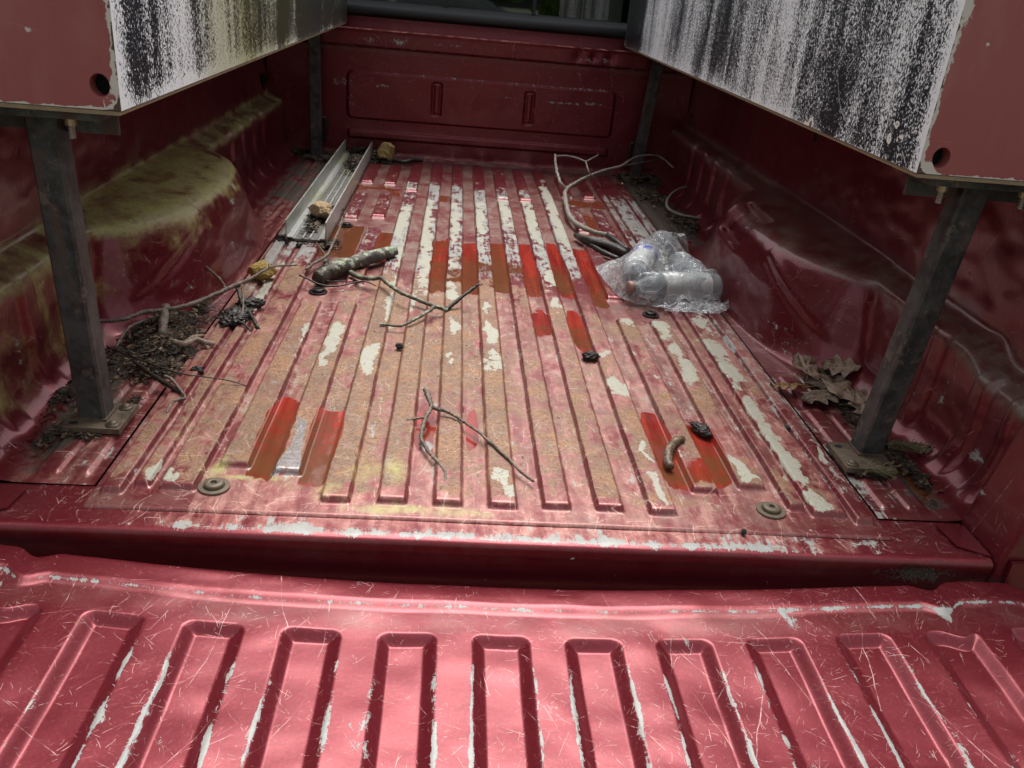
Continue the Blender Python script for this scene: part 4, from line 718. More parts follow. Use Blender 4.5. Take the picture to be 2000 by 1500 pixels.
# ---------------------------------------------------------------- aluminium channel
b=NB('weathered_aluminium');o_=b.tc.outputs['Object'];n=b.noise(o_,40,5,.6);nn_=b.noise(b.V('MULTIPLY',o_,(30,6,30)),1,4);col=b.mix(n,(.33,.34,.33),(.52,.52,.49));col=b.mix(b.M('MULTIPLY',b.step(nn_,.48,.62),.55),col,(.30,.30,.15));col=b.mix(b.step(b.noise(o_,120,3),.62,.68),col,(.10,.09,.08));q9=b.sep(o_);gz=b.M('MULTIPLY',b.M('SUBTRACT',1,b.step(q9[2],.0112,.0140)),b.step(n,.30,.5));col=b.mix(b.M('MULTIPLY',gz,.75),col,(.10,.09,.075));M_alu=b.fin(b.bsdf(col,.45,b.mf(n,.55,.3),b.bump(n,.0006,.4)))
bm=bmesh.new();prof=[(-.0525,.0035),(-.0525,.0600),(-.0490,.0600),(-.0490,.0165),(-.0340,.0165),(-.0340,.0110),(-.0110,.0110),(-.0110,.0165),(-.0070,.0165),(-.0070,.0110),(.0070,.0110),(.0070,.0165),(.0110,.0165),(.0110,.0110),(.0340,.0110),(.0340,.0165),(.0490,.0165),(.0490,.0600),(.0525,.0600),(.0525,.0035),(.0340,.0035),(.0340,.0078),(.0485,.0078),(.0485,.0130),(.0300,.0130),(.0300,.0072),(.0100,.0072),(.0100,.0040),(.006,.0040),(.006,.0072),(-.006,.0072),(-.006,.0040),(-.0100,.0040),(-.0100,.0072),(-.0300,.0072),(-.0300,.0130),(-.0485,.0130),(-.0485,.0078),(-.0340,.0078),(-.0340,.0035)]
a_=[bm.verts.new((x,0,z)) for x,z in prof];b2=[bm.verts.new((x,1.195,z)) for x,z in prof]
for k in range(len(prof)):
    kk=(k+1)%len(prof);bm.faces.new((a_[k],a_[kk],b2[kk],b2[k]))
bm.faces.new(a_);bm.faces.new(b2[::-1])
ch=from_bm('aluminium_channel',bm,M_alu);ch.location=(-.4640,1.211,.006);ch.rotation_euler=(0,0,R(-.2));tag(ch,'long silver aluminium channel lying open side up on the left of the bed floor','metal channel')
# ---------------------------------------------------------------- stones
def stone(lab,loc,size,seed,mat,rot=0):
    bm=bmesh.new();bmesh.ops.create_icosphere(bm,subdivisions=5,radius=1);rnd=np.random.RandomState(seed)
    co=np.array([v.co[:] for v in bm.verts]);r=np.ones(len(co))
    for k in range(26):
        n=rnd.normal(size=3);n/=np.linalg.norm(n);d=.62+rnd.rand()*.30;pr=co@n;r=np.where(pr*r>d,d/np.maximum(pr,1e-3),r)
    co=co*r[:,None];co+=(np.stack([fbm(co[:,0]*5+9,co[:,1]*5+co[:,2]*3,seed+i,3) for i in range(3)],-1)-.5)*.16
    co*=np.array(size);lo=co[:,2].min()
    for v,c in zip(bm.verts,co): v.co=Vector(c)-Vector((0,0,lo))
    o=from_bm('stone',bm,mat,smooth=True);o.location=loc;o.rotation_euler=(0,0,rot);tag(o,lab,'stone','stones lying in the truck bed')
    return o
M_r1=rockm('ochre_stone',(.30,.20,.05),(.42,.30,.09));M_r2=rockm('tan_stone',(.36,.23,.12),(.50,.36,.22));M_r3=rockm('yellow_brown_stone',(.26,.17,.06),(.38,.27,.11))
stone('mustard yellow stone by the left wheel housing with a thin twig across it',(-.514,.905,.006),(.037,.032,.026),3,M_r1,.3)
stone('tan angular stone sitting in the aluminium channel on dark litter',(-.455,1.405,.026),(.038,.042,.025),14,M_r2,.5)
stone('brown yellow stone against the bulkhead just right of the channel end',(-.350,2.345,.006),(.040,.035,.040),8,M_r3,.1)
# ---------------------------------------------------------------- branches, twigs and bark
M_bk1=bark('lichen_bark',(.028,.022,.018),(.105,.08,.06),1.);M_bk2=bark('grey_brown_twig_bark',(.05,.036,.028),(.25,.19,.145),.0,75)
M_bk3=bark('black_wet_bark',(.008,.007,.006),(.045,.033,.026),0,70,.4);M_bk4=bark('pale_driftwood',(.17,.12,.09),(.36,.27,.21),0,60,.6);M_bk5=bark('pale_back_twig',(.16,.14,.115),(.36,.33,.28),0,150,.6)
M_bk6=bark('mossy_twig_bark',(.05,.045,.03),(.17,.15,.10),.5,120)
def br(key,name,mat,lab,cat,**k):
    o=branch_mesh(name,BR[key],mat,**k);
    # root the origin on the wood itself
    p=Vector(BR[key][0][0][:3]);o.data.transform(Matrix.Translation(-p));o.location=p;tag(o,lab,cat);return o
def brp(key,lab,cat,mats,name='branch'):
    # a thick trunk piece as parent with its limbs as parts
    root=empty(name,Vector(BR[key][0][0][:3]));tag(root,lab,cat)
    for i,L in enumerate(BR[key]):
        o=branch_mesh('main_stem' if i==0 else 'side_stem',[L],mats[min(i,len(mats)-1)],rough=.42 if i==0 else .35,seg=18 if L[0][3]>.008 else 8,step=10,sd=i);o.parent=root;o.matrix_parent_inverse=Matrix.Translation(-root.location)
    return root
brp('log','thick lichen covered branch with long forked limb, left of centre on the floor','branch',[M_bk1,M_bk1,M_bk6,M_bk3,M_bk6])
br('twig_under','twig',M_bk3,'thin dark twig curving under the lichen covered branch','twig')
br('twig_channel','twig',M_bk2,'slim twig leaning along the right side of the aluminium channel','twig')
brp('ytwig','forked brown twig shaped like an upside down V near the middle of the tailgate end','twig',[M_bk2],'twig')
brp('longbr','long grey branch reaching from the left post over the litter to the yellow stone','branch',[M_bk2])
br('darktwig','twig',M_bk3,'short black twigs hanging below the long grey branch beside a bark piece','twig')
br('stub','branch',M_bk2,'short upright stub of wood crossing under the long grey branch','branch',seg=12,rough=.4)
br('drift','branch',M_bk4,'smooth pale forked piece of driftwood on the leaf litter','driftwood',seg=10)
br('arc','twig',M_bk2,'curved grey twig arching over the litter heap behind the left post','twig')
br('thin','twig',M_bk3,'very thin straight dark stem poking right out of the litter heap','twig')
br('darkstick','branch',M_bk3,'dark knobbly stick at the near edge of the litter heap','stick',rough=.5)
br('hook','twig',M_bk2,'hooked twig ending near the left base plate','twig')
brp('backtwig','pale leafless forked twig arching in front of the bulkhead on the right','twig',[M_bk5],'twig')
br('sidetwig','twig',M_bk5,'pale bent twig beside the right wheel housing in the dark corner','twig')
br('darklog','branch',M_bk3,'black split piece of wood behind the plastic bag','wood',seg=12,rough=.6)
br('backstick','branch',M_bk3,'dark stick lying along the foot of the bulkhead beside the stone','stick',rough=.5)
br('curl','bark_piece',bark('wet_curled_bark',(.05,.033,.022),(.28,.20,.13),0,90,.25),'curled brown bark piece in the red puddle near the right floor bolt','bark',seg=12,rough=.35)
def lump(lab,loc,size,seed,mat,name='bark_piece',rot=0,flat=1):
    bm=bmesh.new();bmesh.ops.create_icosphere(bm,subdivisions=5,radius=1)
    co=np.array([v.co[:] for v in bm.verts]);d=fbm(co[:,0]*2.6+seed,co[:,1]*2.6+co[:,2]*2,seed,4)
    d2=fbm(co[:,0]*7+seed,co[:,1]*7+co[:,2]*5,seed+5,2);d3=np.abs(fbm(co[:,0]*5+co[:,2]*4+seed,co[:,1]*14+seed,seed+9,3)-.5);r=.62+.60*d+.40*(d2-.5)-.7*d3+.06;co=co*r[:,None]*np.array(size);lo=co[:,2].min()*.6
    for v,c in zip(bm.verts,co): v.co=Vector((c[0],c[1],max(c[2]-lo,-.0005)))
    o=from_bm(name,bm,mat,smooth=True);o.location=loc;o.rotation_euler=(0,0,rot);tag(o,lab,'bark');return o
lump('charred looking black lump beside the small wet red patch right of centre',(.198,.572,.004),(.018,.013,.009),5,M_bk3)
lump('flaky black bark chunk in the right red puddle',(.349,.285,.004),(.013,.026,.008),9,M_bk3,rot=.35)
lump('tiny dark nutshell on the floor left of centre',(-.180,.572,.004),(.008,.008,.006),12,M_bk3,'nutshell')
lump('small dark curled bark bit left near the brown ridge',(-.521,.412,.004),(.013,.012,.008),15,M_bk3)
lump('tiny black pebble of bark on the right wheel housing side of the floor',(.509,.312,.004),(.006,.009,.005),18,M_bk3)
lump('wide flat piece of dark bark under the twigs left of the ribbed floor',(-.512,.665,.006),(.034,.052,.012),21,M_bk3,rot=-.3)
lump('black bark slab lying just behind the flat bark by the long branch',(-.500,.735,.006),(.030,.020,.012),27,M_bk3,rot=.5)
lump('dark rotten bark under the near left corner of the aluminium channel',(-.522,1.235,.003),(.030,.035,.010),29,M_bk3)
lump('small dark knob standing in the floor seam at the rear right',(.338,-.001,.000),(.004,.004,.004),31,M_bk3)
# ---------------------------------------------------------------- leaf litter
M_lit=bark('dark_leaf_litter',(.012,.009,.007),(.075,.052,.036),0,110,.75);M_fl=[simple('litter_flake_%s'%n_,c_,.7,0,.35,70) for n_,c_ in(('black',(.022,.016,.012)),('brown',(.095,.055,.03)),('tan',(.23,.16,.09)))]
def litter(name,lab,blobs,n,seed,zb=.004,needle=.5,size=.012,mound=True,cat='leaf litter',tan=.12,mh=.016):
    rnd=random.Random(seed);V=[];F=[];MI=[]
    def put(pts,faces,mi):
        k=len(V);V.extend(pts);F.extend([tuple(i+k for i in f) for f in faces]);MI.extend([mi]*len(faces))
    tot=sum(b_[2]*b_[3] for b_ in blobs)
    for bx,by,rx,ry,zt in blobs:
        for i in range(int(n*rx*ry/tot)):
            a=rnd.random()*6.283;q=abs(rnd.gauss(0,.52));x=bx+rx*q*math.cos(a);y=by+ry*q*math.sin(a);hz=zb+zt*max(0,1-q*q)*rnd.uniform(.7,1.05)+rnd.random()*.003
            mi=0 if rnd.random()<.55 else (1 if rnd.random()<1-tan*1.5 else 2);d=rnd.random()*6.283
            if rnd.random()<needle:
                L=rnd.uniform(.4,1.6)*size;w=size*.045;dx,dy=math.cos(d)*L,math.sin(d)*L;nx,ny=-math.sin(d)*w,math.cos(d)*w;dz=rnd.uniform(-.2,.35)*L*.6;bz=rnd.uniform(0,.002)
                put([(x-nx,y-ny,hz),(x+nx,y+ny,hz),(x,y,hz+w*1.6),(x+dx/2-nx,y+dy/2-ny,hz+dz*.6+bz),(x+dx/2+nx,y+dy/2+ny,hz+dz*.6+bz),(x+dx/2,y+dy/2,hz+dz*.6+w*1.6+bz),(x+dx,y+dy,max(hz+dz,.004))],
                    [(0,3,5,2),(2,5,4,1),(1,4,3,0),(3,6,5),(5,6,4),(4,6,3)],mi)
            else:
                L=rnd.uniform(.3,.9)*size;w=L*rnd.uniform(.25,.6);c,s_=math.cos(d),math.sin(d);t1,t2,cu=rnd.uniform(-.5,.5),rnd.uniform(-.5,.5),rnd.uniform(-.3,.6)
                pts=[]
                for u,v in((-1,-.3),(-.3,-1),(.6,-.8),(1,.1),(.5,.9),(-.5,.8),(0,0)):
                    uu=u*L*rnd.uniform(.7,1.1);vv=v*w*rnd.uniform(.7,1.1);pts.append((x+uu*c-vv*s_,y+uu*s_+vv*c,max(.004,hz+uu*t1+vv*t2+cu*L*.5*(u*u+v*v)*.5)))
                put(pts,[(k,(k+1)%6,6) for k in range(6)],mi)
    if mound:
        for bx,by,rx,ry,zt in blobs:
            if zt<.006: continue
            g=26;pts=[];fs=[]
            for i in range(g+1):
                for j in range(g+1):
                    u=(i/g*2-1)*1.05;v=(j/g*2-1)*1.05;q=u*u+v*v;nz=float(fbm(np.array(u*4+bx*30),np.array(v*4+by*30),seed,3));pts.append((bx+u*rx,by+v*ry,zb-.006+zt*max(-.4,1-q*(.8+.7*nz))*(.6+.7*nz)))
            for i in range(g):
                for j in range(g): a=i*(g+1)+j;fs.append((a,a+g+1,a+g+2,a+1))
            put(pts,fs,3)
    me=bpy.data.meshes.new(name);me.from_pydata(V,[],F)
    for mm in M_fl+[M_lit]: me.materials.append(mm)
    me.polygons.foreach_set('material_index',MI);me.update();o=link(bpy.data.objects.new(name,me));tag(o,lab,cat,kind='stuff');return o
litter('leaf_litter','heap of wet dark leaf litter and twigs behind the left post',[(-.640,.60,.062,.11,.020),(-.605,.50,.05,.10,.022),(-.660,.68,.05,.10,.012),(-.60,.42,.045,.05,.010),(-.62,.72,.04,.06,.010)],14000,1,size=.012,tan=.26,needle=.5)
litter('leaf_litter','dark wet litter and grit around the left base plate',[(-.700,.30,.03,.10,.006),(-.69,.42,.035,.08,.006),(-.665,.17,.02,.06,.0015),(-.585,.285,.02,.03,.004),(-.62,.172,.04,.010,.002),(-.715,.38,.05,.15,.001)],2600,2,size=.009,mound=True,needle=.3)
litter('leaf_litter','black needles and litter in the middle of the aluminium channel',[(-.463,1.42,.030,.075,.010),(-.465,1.30,.012,.06,.002),(-.43,1.50,.016,.06,.006)],900,3,zb=.020,size=.016,needle=.7,tan=.05)
litter('leaf_litter','dark leaf litter packed at the bulkhead end of the aluminium channel',[(-.45,2.20,.030,.16,.014),(-.37,2.36,.05,.045,.02),(-.45,2.39,.07,.03,.02)],1400,4,zb=.018,size=.02,needle=.5)
litter('leaf_litter','black debris in the far left corner of the bed round the post foot',[(-.65,2.38,.12,.05,.010),(-.60,2.30,.05,.05,.004),(-.42,1.2,.05,.02,.002)],1200,5,size=.016)
litter('leaf_litter','black debris in the far right corner of the bed round the post foot',[(.66,2.33,.09,.08,.022),(.60,2.40,.06,.04,.008),(.665,1.75,.05,.16,.008),(.63,2.05,.05,.13,.004)],2600,6,size=.016)
litter('leaf_litter','thin dark debris under the left channel wall and along the floor seam',[(-.395,1.24,.012,.03,.003),(-.47,1.195,.06,.010,.003),(-.44,1.19,.05,.01,.002)],500,7,size=.012)
litter('leaf_litter','brown needles and soil under the oak leaves by the right wheel housing',[(.66,.46,.05,.06,.004),(.69,.55,.05,.05,.005),(.66,.36,.03,.04,.002)],1300,8,size=.014,needle=.8)
litter('leaf_litter','black grit and needles behind the right base plate',[(.665,.262,.025,.05,.004),(.675,.19,.018,.06,.0015),(.60,.163,.035,.010,.004)],1300,9,size=.009,needle=.3)
litter('leaf_litter','specks of litter strewn over the rusty floor',[(0,.55,.55,.5,.0),(.0,1.7,.5,.6,.0),(-.66,.9,.05,.4,.0)],330,10,zb=.009,size=.005,mound=False,needle=.5)
# clump hanging from the rear sill on the right
V=[];rnd=random.Random(5);bm=bmesh.new()
for i in range(420):
    x=rnd.choice((rnd.gauss(.575,.018),rnd.gauss(.575,.018),rnd.uniform(.64,.685)));z=-.020+rnd.gauss(0,.0045)-(.012 if x>.63 else 0)-rnd.random()*(.02 if x>.63 else .0);y=-.0475-rnd.random()*.006;d=rnd.uniform(0,6.28);L=rnd.uniform(.003,.011)*(1 if rnd.random()<.96 else 2.4)
    t=Vector((math.cos(d),-.15,math.sin(d)*.8-.1))*L;n_=Vector((-math.sin(d),0,math.cos(d)))*.0005;p=Vector((x,y,z))
    a=[bm.verts.new(p-n_),bm.verts.new(p+n_),bm.verts.new(p+t+n_*.5),bm.verts.new(p+t-n_*.5)];bm.faces.new(a)
o=from_bm('cobweb_debris',bm,simple('dusty_grey_fibre',(.075,.07,.055),.9,0,.5,200));tag(o,'dusty clump of fibres stuck under the rear sill at the right','debris',kind='stuff')
# ---------------------------------------------------------------- conifer sprigs
M_ndl=simple('dry_green_needles',(.13,.115,.05),.7,0,.35,60)
def sprig(lab,x,y,L,W_,ang,n,seed):
    rnd=random.Random(seed);bm=bmesh.new()
    def blade(p,d,l,w):
        d=d.normalized();s_=d.cross(Vector((0,0,1))).normalized()*w;e=p+d*l;q=p+d*l*.5+Vector((0,0,l*.08))
        a=[bm.verts.new(v) for v in(p-s_,p+s_,q+s_,e,q-s_)];u=bm.verts.new(q+Vector((0,0,w*1.5)))
        for i in range(5): bm.faces.new((a[i],a[(i+1)%5],u))
    for st in range(5):
        a0=rnd.uniform(-.45,.45);base=Vector((0,rnd.uniform(-.3,.3)*W_,.006+.003*st))
        for i in range(n//5):
            t=rnd.random();p=base+Vector((math.cos(a0)*L*t,math.sin(a0)*L*t*.6,rnd.random()*.006));an=a0+rnd.choice((-1,1))*rnd.uniform(.3,.8)
            blade(p,Vector((math.cos(an),math.sin(an),rnd.uniform(0,.5))),rnd.uniform(.010,.022),.0006)
        blade(base,Vector((math.cos(a0),math.sin(a0)*.6,.05)),L,.0009)
    o=from_bm('conifer_sprig',bm,M_ndl);o.location=(x,y,.004);o.rotation_euler=(0,0,ang);tag(o,lab,'sprig');return o
sprig('dry olive conifer sprig right of the right base plate',.660,.248,.080,.030,R(-8),300,3)
sprig('small tuft of pale needles below the near edge of the right base plate',.585,.166,.035,.01,R(-25),60,5)
sprig('few dry needles on the floor behind the oak leaves',.632,.585,.030,.012,R(10),40,8)
# ---------------------------------------------------------------- oak leaves
def leafmat(nm,c1,c2):
    b=NB(nm);o_=b.tc.outputs['Object'];n=b.noise(o_,90,5,.6);u=b.attr('vein');col=b.mix(n,c1,c2);col=b.mix(b.M('MULTIPLY',u,.5),col,tuple(x*1.5 for x in c2));col=b.mix(b.step(b.noise(o_,150,3),.66,.7),col,(.03,.02,.015))
    return b.fin(b.bsdf(col,.6,0,b.bump(b.M('ADD',n,b.M('MULTIPLY',u,1.5)),.001,.6)))
def oak(lab,x,y,z,L,ang,tilt,seed,mat,curl=.5,roll=0):
    rnd=random.Random(seed);nu,nv=34,22;V=[];F=[];vein=[]
    ph=rnd.random()*.6
    def half(t):
        lob=.48+.52*(.5+.5*math.cos((t*3.1+ph)*2*math.pi))**.7;return L*.42*math.sin(math.pi*min(1,max(0,t))**.85)**.75*lob
    for i in range(nu+1):
        t=i/nu
        for j in range(nv+1):
            v=j/nv*2-1;w=half(t)
            px=L*t+abs(v)*w*.22;py=v*w;r_=abs(v)*w
            pz=curl*(.25*L*(t-.5)**2*2+ 6.0*r_*r_/L*.12*(1+.5*math.sin(t*7+seed)))+.0035*math.sin(t*23+seed)*abs(v)+.002*math.sin(v*9+t*5)
            V.append((px-L/2,py,pz));vein.append(max(math.exp(-(abs(v)*w/.0012)**2),.7*math.exp(-(((t*9-abs(v)*1.6)%1-.5)/.12)**2)*(abs(v)<.9)))
    for i in range(nu):
        for j in range(nv):
            a=i*(nv+1)+j;F.append((a,a+1,a+nv+2,a+nv+1))
    k=len(V);st=[(-L/2-.03*q,.0015*math.sin(q*3),.004*q) for q in(0,.33,.66,1)]
    for p in st: V+= [(p[0],p[1]-.0007,p[2]),(p[0],p[1]+.0007,p[2]),(p[0],p[1],p[2]+.0012)];vein+=[.4]*3
    for q in range(3):
        a=k+q*3
        for e,f in((0,1),(1,2),(2,0)): F.append((a+e,a+f,a+3+f,a+3+e))
    me=bpy.data.meshes.new('oak_leaf');me.from_pydata(V,[],F);me.polygons.foreach_set('use_smooth',[True]*len(F));at=me.attributes.new('vein','FLOAT','POINT');at.data.foreach_set('value',vein);me.materials.append(mat);me.update()
    o=link(bpy.data.objects.new('oak_leaf',me));o.rotation_euler=(roll,tilt,ang)
    bpy.context.view_layer.update();zz=min((o.matrix_world@Vector(v_)).z for v_ in V);o.location=(x,y,z-zz);tag(o,lab,'leaf','dry leaves beside the right wheel housing');return o
M_lf1=leafmat('pale_brown_leaf',(.24,.165,.12),(.36,.26,.19));M_lf2=leafmat('dark_brown_leaf',(.11,.075,.055),(.20,.14,.10));M_lf3=leafmat('orange_brown_leaf',(.15,.07,.025),(.26,.14,.05))
oak('broad pale oak leaf at the front of the leaf pile, lobes pointing to the post',.672,.440,.014,.110,R(-40),.10,1,M_lf1,.35)
oak('pale upright curled leaf at the back left of the leaf pile',.628,.545,.010,.090,R(100),-.22,2,M_lf1,.6,.30)
oak('rolled tan leaf with a lifted edge at the back right of the leaf pile',.700,.545,.016,.075,R(150),.2,3,M_lf1,.9,-.45)
oak('dark brown leaf spread over the left side of the leaf pile',.612,.430,.008,.090,R(205),.06,4,M_lf2,.35,.12)
oak('orange brown leaf poking left from the leaf pile towards the floor seam',.562,.470,.006,.060,R(170),.12,5,M_lf3,.6,.2)
oak('dark leaf underneath the middle of the leaf pile',.655,.500,.006,.100,R(15),.04,6,M_lf2,.3,.1)
oak('tan leaf with its tip drooping towards the base plate',.688,.395,.008,.085,R(-80),.15,7,M_lf1,.5,.2)
oak('curled pale leaf fallen against the side wall behind the pile',.720,.600,.014,.055,R(40),.2,9,M_lf1,1.0,.3)
# ---------------------------------------------------------------- bottles and the plastic bag
b=NB('clear_bottle_plastic');o_=b.tc.outputs['Object'];mx=b.n('ShaderNodeMixShader');tr=b.n('ShaderNodeBsdfTransparent');tr.inputs[0].default_value=(.93,.95,.96,1);g_=b.n('ShaderNodeBsdfPrincipled');g_.inputs['Base Color'].default_value=(.55,.58,.6,1);g_.inputs['Roughness'].default_value=.12
b.L(b.bump(b.noise(o_,60,2),.002,.5),g_.inputs['Normal']);mx.inputs[0].default_value=.42;b.L(tr.outputs[0],mx.inputs[1]);b.L(g_.outputs[0],mx.inputs[2]);M_clear=b.fin(mx.outputs[0])
def label_mat(nm,blue):
    b=NB(nm);o_=b.tc.outputs['Object'];q=b.sep(o_);an=b.M('ARCTAN2',q[1],q[0])
    col=b.mix(b.noise(o_,30,3),(.62,.62,.60),(.74,.74,.72))
    if blue:
        st=b.step(b.M('ABSOLUTE',b.M('SUBTRACT',q[2],.158)),.015,.0165);inner=b.M('LESS_THAN',b.M('ABSOLUTE',b.M('SUBTRACT',q[2],.170)),.0012);bl=b.M('SUBTRACT',b.M('SUBTRACT',1,st),inner,clamp=True);bl=b.M('MULTIPLY',bl,b.M('SUBTRACT',1,b.M('MULTIPLY',b.M('LESS_THAN',b.M('FRACT',b.M('MULTIPLY',an,.95)),.3),b.M('LESS_THAN',q[2],.166))));col=b.mix(bl,col,(.02,.045,.62))
    else:
        u=b.M('MULTIPLY',q[2],1400);bars=b.M('GREATER_THAN',b.noise(b.comb(q[2],0,0),900,0),.5);win=b.M('MULTIPLY',b.M('MULTIPLY',b.M('GREATER_THAN',q[2],.085),b.M('LESS_THAN',q[2],.118)),b.M('LESS_THAN',b.M('ABSOLUTE',b.M('SUBTRACT',an,-.75)),.30));col=b.mix(b.M('MULTIPLY',win,b.M('MULTIPLY',bars,.75)),col,(.1,.1,.11))
        w2=b.M('MULTIPLY',b.M('MULTIPLY',b.M('GREATER_THAN',q[2],.035),b.M('LESS_THAN',q[2],.075)),b.M('GREATER_THAN',b.noise(b.V('MULTIPLY',o_,(200,200,900)),1,2),.56));col=b.mix(b.M('MULTIPLY',w2,.55),col,(.12,.2,.38))
    return b.fin(b.bsdf(col,.35,0))
def bottle(lab,base,tip,r,L,mats,cap,ln=(.03,.14)):
    a,b_=Vector(base),Vector(tip);d=(b_-a).normalized();rt=empty('plastic_bottle',a);rt.rotation_euler=d.to_track_quat('Z','Y').to_euler();tag(rt,lab,'bottle','bottles inside the clear plastic bag')
    bm=bmesh.new();pr=[(.001,.004),(r*.6,.002),(r*.92,0),(r,.006)]+[(r*(1-.03*(i%2)),.012+.006*i) for i in range(0,int((L*.62)/.006))]+[(r*.98,L*.70),(r*.85,L*.78),(r*.6,L*.86),(r*.40,L*.91),(r*.38,L*.94)]
    lathe(bm,pr,28,cap=False);o=from_bm('bottle_body',bm,M_clear,smooth=True);o.parent=rt
    bm=bmesh.new();lathe(bm,[(r*1.012,ln[0]),(r*1.02,ln[0]+.002)]+[(r*1.02+.0006*math.sin(i),ln[0]+.004+(ln[1]-ln[0]-.006)*i/14) for i in range(15)]+[(r*1.012,ln[1])],40,cap=False);o=from_bm('bottle_label',bm,mats,smooth=True);o.parent=rt
    bm=bmesh.new();lathe(bm,[(r*.44,L*.935),(r*.46,L*.94),(r*.46,L*.995),(r*.42,L),(.001,L)],24,cap=False);o=from_bm('bottle_cap',bm,cap,smooth=True);o.parent=rt
    return rt
M_capr=simple('dull_orange_cap',(.30,.19,.155),.5);M_capw=simple('white_cap',(.6,.6,.62),.4)
M_lb1=label_mat('bottle_label_white',False);M_lb2=label_mat('bottle_label_blue',True)
bottle('front water bottle lying sideways in the bag, white label with a barcode',(.560,.975,.040),(.338,.925,.040),.033,.235,M_lb1,M_capr,(.028,.150))
bottle('rear bottle in the bag with a blue banded label, pointing to the bulkhead',(.352,.975,.052),(.440,1.215,.056),.032,.230,M_lb2,M_capw,(.030,.178))
bottle('crumpled clear bottle at the back right of the bag beside the wheel housing',(.530,1.02,.034),(.500,1.26,.036),.030,.21,M_clear,simple('brown_cap',(.12,.05,.045),.5),(.05,.06))
b=NB('crinkled_clear_film');o_=b.tc.outputs['Object'];w=b.V('ADD',o_,b.V('SCALE',b.V('SUBTRACT',b.noisec(o_,24,3),(.5,.5,.5)),scale=.05))
rd=b.M('ABSOLUTE',b.M('SUBTRACT',b.noise(w,13,1,.5),.5));rd2=b.M('ABSOLUTE',b.M('SUBTRACT',b.noise(w,32,1,.5),.5));hh=b.M('ADD',b.M('SUBTRACT',.1,rd),b.M('MULTIPLY',b.M('SUBTRACT',.1,rd2),.4))
nr=b.bump(hh,.03,.8)
tr=b.n('ShaderNodeBsdfTransparent');tr.inputs[0].default_value=(.90,.92,.93,1)
pr_=b.n('ShaderNodeBsdfPrincipled');pr_.inputs['Base Color'].default_value=(.66,.69,.72,1);pr_.inputs['Roughness'].default_value=.11;pr_.inputs['Specular IOR Level'].default_value=1.0;b.L(nr,pr_.inputs['Normal'])
cr=b.M('SUBTRACT',1,b.step(b.M('MINIMUM',rd,b.M('MULTIPLY',rd2,1.3)),.0,.035));mx=b.n('ShaderNodeMixShader');fz=b.n('ShaderNodeLayerWeight');fz.inputs[0].default_value=.35;b.L(nr,fz.inputs['Normal'])
b.L(b.M('ADD',b.M('MULTIPLY_ADD',fz.outputs['Facing'],.32,.17),b.M('MULTIPLY',cr,.30),clamp=True),mx.inputs[0]);b.L(tr.outputs[0],mx.inputs[1]);b.L(pr_.outputs[0],mx.inputs[2]);M_film=b.fin(mx.outputs[0])
